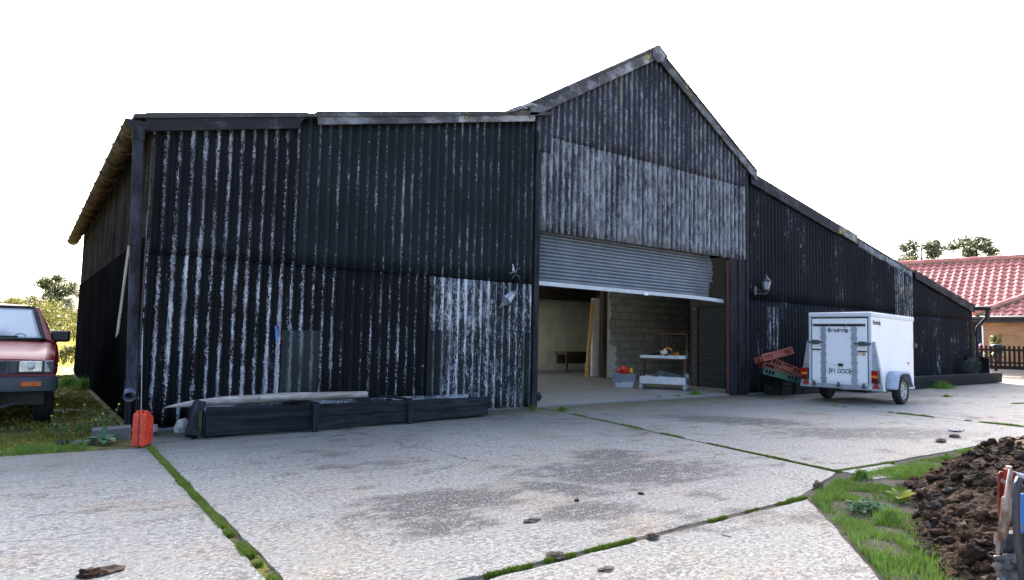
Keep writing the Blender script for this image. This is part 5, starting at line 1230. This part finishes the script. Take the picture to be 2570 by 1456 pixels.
# ================================================================ RED PICKUP TRUCK
fd_ = 7.45; cfront = dep(-80, 935, fd_); axd = ray(108, 830); axd.z = 0; axd.normalize()   # backward direction of the truck
xr_ = Vector((axd.y, -axd.x, 0))
TK = Matrix((xr_, axd, Vector((0, 0, 1)))).transposed().to_4x4(); TK.translation = Vector((cfront.x, cfront.y, 0))
tk = frame_thing('pickup_truck', 'red pickup truck with misted windscreen parked on the lane at the left edge', 'pickup truck', TK)
pr = NT('red_car_paint'); n_ = pr.noise(3, det=3)
pr.b.inputs['Coat Weight'].default_value = .15; pr.b.inputs['Coat Roughness'].default_value = .12
pr = pr.out(pr.mix(n_, (.22, .004, .020), (.29, .008, .028)), .42)
def loft(secs, caps=True):
    mb = MB(); n = len(secs[0][1]); vs_ = [(x, y, z) for y, s in secs for x, z in s]; fs = []
    for i in range(len(secs) - 1):
        for k in range(n): l = (k + 1) % n; fs.append((i * n + k, i * n + l, (i + 1) * n + l, (i + 1) * n + k))
    if caps: fs += [tuple(range(n))[::-1], tuple((len(secs) - 1) * n + k for k in range(n))]
    return mb.add(vs_, fs)
def sym(h): return [(x, z) for x, z in h] + [(-x, z) for x, z in h[::-1] if x > 0]
def hood(f0_, w_): return sym([(.78 * w_ + 0, f0_[0]), (.835 * w_, f0_[1]), (.835 * w_, f0_[2]), (.80 * w_, f0_[3]), (.735 * w_, f0_[4]), (.70, f0_[4] + .004), (.45, f0_[5]), (.0, f0_[6])])
S_ = [(.03, hood((.56, .62, .74, .785, .80, .818, .826), .965)), (.10, hood((.50, .62, .77, .82, .836, .852, .858), .99)), (.35, hood((.62, .66, .82, .87, .888, .905, .912), 1.01)), (.75, hood((.66, .68, .86, .915, .935, .955, .963), 1.015)), (1.12, hood((.45, .64, .90, .965, 1.0, 1.02, 1.028), 1.015)),
      (1.30, sym([(.80, .32), (.845, .55), (.85, .80), (.84, .96), (.80, 1.02), (.70, 1.03), (.45, 1.03), (0, 1.03)])), (2.75, sym([(.80, .32), (.845, .55), (.85, .80), (.84, .96), (.80, 1.02), (.70, 1.03), (.45, 1.03), (0, 1.03)])), (4.55, sym([(.80, .42), (.845, .55), (.85, .80), (.84, .92), (.80, .96), (.70, .96), (.45, .96), (0, .96)]))]
loft(S_).build('body', pr, tk, smooth=38)
mb = MB()    # roof and pillars
mb.grid(lambda u, v: Vector(((2 * u - 1) * (.565 + .03 * v), 1.72 + v * 1.0, 1.535 - .055 * abs(2 * u - 1) ** 3 - .045 * (1 - v) ** 3)), 16, 8)
mb.grid(lambda u, v: Vector(((2 * u - 1) * (.565 + .03 * v), 1.72 + v * 1.0, 1.47 - .0 * v)), 4, 2)
mb.build('roof', pr, tk, smooth=True)
mb = MB()
for s in (-1, 1):
    mb.prism([(s * .60, 1.70, 1.475), (s * .545, 1.70, 1.475), (s * .69, 1.14, 1.02), (s * .78, 1.14, 1.01)], (0, .10, .01))
    mb.prism([(s * .60, 1.73, 1.47), (s * .60, 2.74, 1.50), (s * .585, 2.74, 1.45), (s * .585, 1.73, 1.43)], (s * .012, 0, 0))
    mb.prism([(s * .60, 2.64, 1.49), (s * .60, 2.76, 1.50), (s * .82, 2.78, 1.0), (s * .82, 2.62, 1.0)], (-s * .05, 0, 0))
    mb.prism([(s * .80, 1.14, .99), (s * .70, 1.14, 1.03), (s * .70, 1.30, 1.04), (s * .80, 1.30, 1.0)], (0, 0, .02))
mb.prism([(-.60, 2.74, 1.50), (.60, 2.74, 1.50), (.80, 2.76, 1.0), (-.80, 2.76, 1.0)], (0, .03, 0))
mb.build('pillar', pr, tk, bev=.008)
ws = NT('misted_windscreen'); X, Y, Z = ws.xyz()
st1 = ws.noise(30, (1, 1, .10), 3, .6, dist=1.2); mst = ws.noise(3.2, det=3)
low = ws.step(ws.m('ADD', Z, ws.m('MULTIPLY', mst, .22)), 1.36, 1.18); lefty = ws.step(ws.m('ADD', X, ws.m('MULTIPLY', mst, .2)), .56, .34)
drip = ws.m('MULTIPLY', ws.m('MULTIPLY', ws.step(st1, .54, .62), low), lefty)
clear = ws.m('MULTIPLY', ws.m('MULTIPLY', ws.step(ws.m('ADD', Z, ws.m('MULTIPLY', mst, .25)), 1.36, 1.12), lefty), .75)
wc_ = ws.mix(ws.m('MAXIMUM', ws.m('MULTIPLY', drip, .85), clear), (.62, .68, .70), (.05, .08, .13))
wsm = ws.out(wc_, .22)
def wsp(u, v):
    hw = .68 + (.545 - .68) * v; return Vector(((2 * u - 1) * hw, 1.125 + .575 * v - .04 * (1 - (2 * u - 1) ** 2), 1.03 + .44 * v))
mb = MB(); mb.grid(lambda u, v: wsp(u, v), 16, 8); mb.build('windscreen', wsm, tk, smooth=True, solid=.005)
mb = MB(); e = [wsp(u / 16, .01) for u in range(17)] + [wsp(1, v / 6) for v in range(1, 6)] + [wsp(u / 16, .99) for u in range(16, -1, -1)] + [wsp(0, v / 6) for v in range(5, 0, -1)]
mb.tube([p + Vector((0, -.008, 0)) for p in e], .024, 6, closed=True); mb.build('windscreen_seal', M['rubber'], tk, smooth=True)
dg = flat('dark_glass', (.02, .025, .03), .08)
for s in (-1, 1):
    mb = MB(); mb.prism([(s * .592, 1.80, 1.43), (s * .592, 2.64, 1.45), (s * .80, 2.62, 1.03), (s * .79, 1.34, 1.03)], (-s * .01, 0, 0)); mb.build('side_window', dg, tk)
gpl = flat('grey_trim', (.035, .045, .060), .45, 0, .12)
mb = MB(); mb.box(-.80, .80, -.012, .05, .64, .80); mb.build('front_panel', gpl, tk, bev=.014)
mb = MB(); mb.box(-.345, .345, -.020, -.010, .655, .79); gr_ = mb.build('grille', M['blackplastic'], tk)
mb = MB()
for k in range(5): mb.box(-.335, .335, -.034, -.018, .668 + k * .025, .676 + k * .025)
mb.box(-.36, .36, -.03, -.015, .782, .80); mb.box(-.36, .36, -.03, -.015, .643, .655); mb.box(-.365, -.345, -.03, -.015, .645, .80); mb.box(.345, .365, -.03, -.015, .645, .80); mb.build('slat', gpl, gr_, bev=.003)
hl = NT('headlight_glass'); n_ = hl.noise(9, (1, 1, 1), 3); X, Y, Z = hl.xyz()
rib = hl.m('MULTIPLY_ADD', hl.m('SINE', hl.m('MULTIPLY', X, 300)), .5, .5)
hl.bump(rib, .4, .004)
hl = hl.out(hl.mix(hl.step(n_, .35, .65), (.50, .54, .56), (.74, .76, .75)), .12, .35)
for s in (-1, 1):
    mb = MB(); mb.box(s * .575 - .135, s * .575 + .135, -.022, -.010, .652, .798); mb.build('headlight_bezel', M['blackplastic'], tk, bev=.004)
    mb = MB(); mb.box(s * .575 - .113, s * .575 + .113, -.045, -.02, .664, .791); ho = mb.build('headlight', hl, tk, bev=.016)
    mb = MB(); mb.blob((s * .575, -.046, .73), (.035, .008, .04), 1, 12, 8, 0); mb.build('reflector', M['galv'], ho, smooth=True)
    mb = MB(); mb.prism([(s * .705, -.03, .665), (s * .765, -.025, .665), (s * .80, .06, .69), (s * .80, .06, .76), (s * .765, -.025, .79), (s * .705, -.03, .79)], (0, .05, 0)); mb.build('indicator', flat('clear_indicator', (.40, .46, .52), .15, .2), tk, bev=.005)
    mb = MB(); mb.box(s * .588 - .098, s * .588 + .098, -.165, -.14, .503, .560); mb.build('bumper_lamp', flat('orange_lens', (.42, .09, .012), .25), tk, bev=.006)
mb = loft([(-.15, sym([(.60, .455), (.60, .60), (0, .60)])), (-.149, sym([(.74, .45), (.76, .605), (0, .605)])), (-.10, sym([(.83, .44), (.84, .615), (0, .615)])), (.16, sym([(.85, .45), (.85, .61), (0, .61)]))])
mb.build('bumper', gpl, tk, smooth=30, bev=.01)
mb = MB(); mb.box(-.28, .30, -.152, -.10, .40, .45); mb.box(.05, .30, -.13, -.12, .30, .42); mb.tube([(.20, -.13, .34), (.32, -.16, .27), (.44, -.13, .31)], .014, 6)
mb.build('tow_plate', flat('rusty_plate', (.05, .05, .06), .6, .4, .5), tk)
for s in (-1, 1):
    mb = MB(); mb.cbox((s * .87, 1.36, 1.078), (.22, .09, .155)); mo = mb.build('door_mirror', M['blackplastic'], tk, bev=.03)
    mb = MB(); mb.tube([(s * .78, 1.38, 1.0), (s * .80, 1.36, .965), (s * .84, 1.37, 1.02)], .012, 6); mb.tube([(s * .76, 1.36, 1.06), (s * .80, 1.36, 1.07)], .022, 8); mb.build('mirror_arm', M['blackplastic'], mo)
mb = MB(); mb.tube([wsp(.10, .03) + Vector((0, -.03, 0)), wsp(.5, .10) + Vector((0, -.035, 0)), wsp(.80, .09) + Vector((0, -.035, 0))], .010, 6); mb.build('wiper', M['blackplastic'], tk)
mb = MB(); mb.tube([wsp(.82, .10) + Vector((.055 * math.cos(q / 3), -.03, .034 * math.sin(q / 3))) for q in range(19)], .005, 5); mb.build('tax_disc', M['blackplastic'], tk)
mb = MB()
for k in range(26):
    if k not in (8, 9): mb.box(-.36 + k * .025, -.345 + k * .025, 1.02, 1.045, .985 + .02, 1.026)
mb.build('vent', M['blackplastic'], tk)
for s in (-1, 1):
    for yy in (.72, 3.55):
        wq = MB(); Ml = Euler((0, PI / 2, 0)).to_matrix().to_4x4(); Ml.translation = Vector((s * .72, yy, .325))
        wq.lathe([(.20, -.10), (.29, -.105), (.32, -.085), (.327, -.04), (.327, .04), (.32, .085), (.29, .105), (.20, .10)], 32, Ml); ty = wq.build('tyre', M['rubber'], tk, smooth=40)
        wq = MB(); wq.lathe([(.19, .09 * s), (.14, .06 * s), (.05, .08 * s), (.0, .08 * s)], 24, Ml, caps=False); wq.build('rim', rimm, ty, smooth=40)
MB().box(-.72, .72, .2, 4.3, .26, .5).build('underbody', M['black'], tk)
# ================================================================ SOIL HEAP
FP = [tuple(gz(*p)[:2]) for p in ((2262, 1222), (2285, 1262), (2300, 1295), (2272, 1322), (2304, 1372), (2330, 1412), (2362, 1462))] + [(3.75, 1.0), (3.9, .3), (8.0, -.2), (8.6, 2.2), (8.3, 2.6), (7.8, 2.70), (7.2, 2.56), (6.6, 2.50)]
def sdist(x, y):
    p = Vector((x, y)); dm = 9
    for i in range(len(FP)):
        a_, b_ = Vector(FP[i - 1]), Vector(FP[i]); ab = b_ - a_; t_ = max(0, min(1, (p - a_).dot(ab) / ab.length_squared)); dm = min(dm, (p - a_ - ab * t_).length)
    return dm if inpoly(x, y, FP) else -dm
def heap_h(x, y):
    d = sdist(x, y)
    d += .10 * mn.noise(Vector((x * 4, y * 4, 2))) + .05 * mn.noise(Vector((x * 11, y * 11, 5)))
    if d < -.02: return -.05
    Hm = .14 + .095 * max(0, min(2.2, x - 4.6)) - .08 * max(0, x - 7.2)
    k = max(0, min(1, d / .62)); k = k * (2 - k)
    r = mn.fractal(Vector((x * 5, y * 5, 3)), .9, 2.1, 5) * .060 * min(1, .3 + k)
    c = (abs(mn.noise(Vector((x * 15, y * 15, 8)))) + .5 * abs(mn.noise(Vector((x * 34, y * 34, 4))))) * .032
    return Hm * k * (1 + .35 * mn.noise(Vector((x * 1.7, y * 1.7, 9)))) + r + c - .02
sm_ = NT('dug_clay'); n1_ = sm_.noise(3.0, det=5, ro=.65); n2_ = sm_.noise(22, det=5); vd, vc = sm_.vor(30)
cc = sm_.mix(sm_.step(n1_, .35, .65), (.014, .008, .005), (.068, .036, .018)); cc = sm_.mix(sm_.m('MULTIPLY', sm_.step(n2_, .45, .75), .6), cc, (.085, .055, .037))
cc = sm_.mix(sm_.m('MULTIPLY', sm_.step(sm_.xyz(vc)[1], .965, .98), .7), cc, (.22, .19, .17)); cc = sm_.mix(sm_.step(sm_.noise(1.6, det=4, v=sm_.off(sm_.co, (3, 1, 2))), .62, .72), cc, (.085, .072, .06))
sm_.bump(sm_.m('ADD', n2_, sm_.m('MULTIPLY', vd, .8)), .9, .03); soilM = sm_.out(cc, .85, sp=.2)
mb = MB(); nx_, ny_ = 300, 150; x0_, x1_, y0_, y1_ = 3.5, 10.3, -.25, 3.15
mb.grid(lambda u, v: Vector((x0_ + (x1_ - x0_) * u ** 1.25, y0_ + (y1_ - y0_) * v, heap_h(x0_ + (x1_ - x0_) * u ** 1.25, y0_ + (y1_ - y0_) * v))), nx_, ny_)
mb.f = [f for f in mb.f if max(mb.v[i].z for i in f) > -.03]
r_ = random.Random(31)
for k in range(4200):
    x = 3.6 + (r_.random() ** 1.3) * 6; y = r_.uniform(.4, 2.75)
    if sdist(x, y) < .01: continue
    hz_ = heap_h(x, y)
    s = r_.choice((.006, .008, .009, .010, .012, .014, .017, .022, .030, .040)) * r_.uniform(.7, 1.3); mb.blob((x, y, hz_ + s * .35), (s * r_.uniform(.8, 1.4), s * r_.uniform(.8, 1.4), s * r_.uniform(.6, 1)), k, 9, 6, .75, 1.9)
heap = mb.build('soil_heap', soilM, None, loc=(6.2, 1.9, 0)); tag(heap, 'heap of freshly dug dark brown clay at the right of the yard', 'soil heap')
es = heap.modifiers.new('es', 'EDGE_SPLIT'); es.split_angle = 1.15
for p in heap.data.polygons: p.use_smooth = True
# clods on the concrete
clod_m = flat('dry_mud', (.12, .085, .06), .9, 0, .4, 20, .6)
cl = [((262, 1437), (.075, .035, .018), 'long flat mud clod at the bottom left of the yard, lighter end'), ((232, 1446), (.05, .035, .022), 'dark mud clod at the bottom left corner of the yard'), ((1334, 1309), (.055, .03, .014), 'brown flat mud clod in the middle of the yard'), ((1447, 1258), (.02, .016, .010), 'small grey lump on the worn patch of the yard'),
      ((1608, 1241), (.022, .02, .012), 'dark pebble sized lump behind the near slab joint'), ((2053, 1224), (.05, .035, .035), 'brown clod near the tip of the middle slab'), ((1637, 1352), (.05, .035, .022), 'mud clod on the near joint, right one'), ((1395, 1400), (.045, .04, .02), 'mud clod on the near joint, left one'),
      ((1520, 1430), (.045, .03, .010), 'flat mud smear on the near slab at the bottom edge'), ((2360, 1110), (.07, .05, .03), 'clod on the concrete left of the soil heap top, left one'), ((2395, 1098), (.06, .05, .03), 'clod on the concrete left of the soil heap top, right one'), ((2420, 1330), (.05, .05, .03), 'clod on the soil')]
for k, (p, s, lab) in enumerate(cl[:-1]):
    c_ = gz(*p); mb = MB(); mb.blob((0, 0, s[2] * .5), s, k + 3, 14, 8, .8, 1.8)
    if k < 2: mb.blob((-s[0] * .7, .02, s[2] * .4), (s[0] * .5, s[1], s[2]), k + 13, 12, 8, .8, 2)
    o = mb.build('mud_clod', clod_m if k not in (1, 3, 4) else soilM, None, smooth=30); o.location = c_; tag(o, lab, 'clod', 'mud clods on the concrete')
blp = gz(2403, 1085); mb = MB(); mb.grid(lambda u, v: Vector((.26 * u, .14 * v, .015 + .03 * mn.noise(Vector((u * 4, v * 4, 3))))), 10, 6); o = mb.build('plastic_scrap', flat('navy_plastic', (.03, .05, .16), .35), None, solid=.003); o.location = blp; tag(o, 'dark blue plastic scrap on the concrete beyond the verge', 'scrap')
# verge weeds
mb = MB(); plant_leaves(mb, (0, 0, .0), 6, .14, .03, random.Random(3), .9, .4, 6); o = mb.build('dock_plant', leaf_mat('yellow_dock', (.16, .22, .02), (.30, .36, .04), .4), None); o.location = gz(2262, 1258); tag(o, 'yellow green broad leaved weed where the grass meets the soil heap', 'plant')
mb = MB(); r_ = random.Random(5)
for k in range(70): a_ = r_.uniform(0, 6.28); q = min(.16, abs(r_.gauss(0, .085))); plant_leaves(mb, (math.cos(a_) * q * 1.3, math.sin(a_) * q * .8, .01), 5, .035, .010, r_, .9, .2, 3)
o = mb.build('clover_patch', leaf_mat('clover', (.03, .11, .045), (.07, .19, .09), .2), None); o.location = gz(2178, 1282); tag(o, 'round dark clover cushion in the middle of the verge', 'plant')
mb = MB(); plant_leaves(mb, (0, 0, .0), 8, .10, .02, random.Random(8), .7, .4, 5); o = mb.build('broad_weed', wl_, None); o.location = gz(2148, 1273); tag(o, 'leafy green weed left of the clover cushion', 'plant')
mb = MB(); mb.tube([(0, 0, 0), (0, 0, .10)], .003, 5); mb.blob((0, 0, .105), (.017, .017, .010), 2, 10, 6); o = mb.build('dandelion', flat('dandelion_yellow', (.8, .6, .02), .6), None); o.location = gz(2440, 1164); tag(o, 'single yellow dandelion in front of the soil heap', 'flower')
# ================================================================ TRACTOR ATTACHMENT (right edge)
D0 = 2.95
dg_ = thing('loader_attachment', 'rusty blue loader linkage with a black hose cut off by the right edge', 'machine', dep(2545, 1440, D0))
def dq(px, py, d=0): return dep(px, py, D0 + d)
redst = flat('red_steel', (.20, .022, .016), .4, .1, .35, 40, .2); bl_ = NT('blue_paint'); n_ = bl_.noise(14, det=5); bl_ = bl_.out(bl_.mix(bl_.step(n_, .5, .62), (.02, .17, .50), (.16, .15, .15)), .4)
fw_ = R @ Vector((0, 0, -1)); rt_ = R @ Vector((1, 0, 0)); upv = R @ Vector((0, 1, 0))
def plate(pts, d0, th, name, mat, bev=.004):
    mb = MB(); mb.prism([dq(x, y, d0) for x, y in pts], fw_ * th); return mb.build(name, mat, dg_, world=True, bev=bev)
plate([(2506, 1190), (2511, 1184), (2540, 1184), (2545, 1190), (2545, 1296), (2506, 1296)], .10, .012, 'linkage_plate', redst)
plate([(2543, 1184), (2552, 1186), (2552, 1290), (2543, 1292)], .03, .07, 'linkage_plate', redst)
mb = MB(); mb.lathe([(.014, 0), (.014, .012), (.008, .012), (.008, .026), (.001, .028)], 10, Matrix.Translation(dq(2517, 1206, .10)) @ (-fw_).to_track_quat('Z', 'Y').to_matrix().to_4x4()); mb.build('bolt', M['galv'], dg_, world=True, smooth=40)
mb = MB(); mb.lathe([(.006, 0), (.006, .01), (.003, .012)], 8, Matrix.Translation(dq(2517, 1237, .10)) @ (-fw_).to_track_quat('Z', 'Y').to_matrix().to_4x4()); mb.build('bolt', M['rust'], dg_, world=True, smooth=40)
lrm = NT('worn_rust'); n_ = lrm.noise(24, (1, 1, .5), 5); n2_ = lrm.noise(120, det=2); cc = lrm.mix(lrm.step(n_, .35, .65), (.13, .07, .045), (.34, .27, .23)); cc = lrm.mix(lrm.step(n2_, .62, .7), cc, (.08, .04, .03)); lrm.bump(n2_, .3, .003); lrm = lrm.out(cc, .5, .35)
mb = MB(); mb.tube([dq(2536, 1180, .04), dq(2533, 1200, .02), dq(2527, 1250, 0)], [.010, .011, .013], 12); mb.tube([dq(2527, 1248, 0), dq(2526, 1252, 0), dq(2522, 1300, 0), dq(2516, 1338, 0), dq(2512, 1352, .01)], [.017, .021, .021, .020, .014], 16)
mb.build('linkage_arm', lrm, dg_, world=True, smooth=40)
plate([(2507, 1348), (2514, 1336), (2534, 1336), (2530, 1342), (2518, 1346), (2512, 1360), (2510, 1392), (2505, 1394)], .0, .02, 'blade', lrm)
mb = MB(); mb.tube([dq(2501, 1338, .06), dq(2499, 1345, .06), dq(2500, 1366, .05)], [.008, .011, .010], 10); mb.build('pin', lrm, dg_, world=True, smooth=40)
mb = MB(); mb.tube([dq(2531, 1170, .08), dq(2531, 1186, .08)], .012, 12); mb.build('pin', flat('pale_pin', (.42, .27, .19), .5), dg_, world=True, smooth=40)
mb = MB(); mb.tube([dq(2538, 1190, .08), dq(2552, 1192, .08), dq(2640, 1212, .1)], [.016, .012, .010], 12); mb.build('cylinder_rod', M['galv'], dg_, world=True, smooth=40)
mb = MB(); mb.tube([dq(2600, 1230, -.02), dq(2566, 1206, -.03), dq(2556, 1203, -.04), dq(2551, 1218, -.05), dq(2549, 1262, -.06), dq(2549.5, 1320, -.07), dq(2553, 1362, -.08), dq(2559, 1402, -.09), dq(2566, 1460, -.10), dq(2574, 1500, -.1)], .0145, 14)
mb.build('hose', flat('black_hose', (.02, .022, .028), .35, 0, .3, 30), dg_, world=True, smooth=True)
mb = MB()
mb.prism([dq(2557, 1238, .10), dq(2700, 1238, .10), dq(2700, 1346, .08), dq(2558, 1342, .08)], ray(2590, 1270).normalized() * .3); mb.build('housing', bl_, dg_, world=True, bev=.01)
plate([(2530, 1340), (2700, 1340), (2700, 1392), (2516, 1388)], .06, .05, 'cross_beam', flat('dark_beam', (.03, .032, .036), .5, .3, .5))
mud = flat('wet_mud', (.10, .09, .085), .45, 0, .45, 18, .7)
mb = MB(); mb.prism([dq(2512, 1388, .02), dq(2700, 1398, .02), dq(2700, 1530, -.05), dq(2496, 1530, -.05), dq(2500, 1440, 0)], ray(2560, 1400).normalized() * .16); mb.build('bucket', mud, dg_, world=True, bev=.02)
mb = MB(); r_ = random.Random(6)
for k in range(26): mb.blob(dq(r_.uniform(2504, 2575), r_.uniform(1392, 1460), r_.uniform(-.02, .05)), (.022 * r_.uniform(.6, 1.6), .022, .016 * r_.uniform(.6, 1.5)), k, 9, 6, .6, 1.8)
mb.build('mud_cake', mud, dg_, world=True, smooth=35)
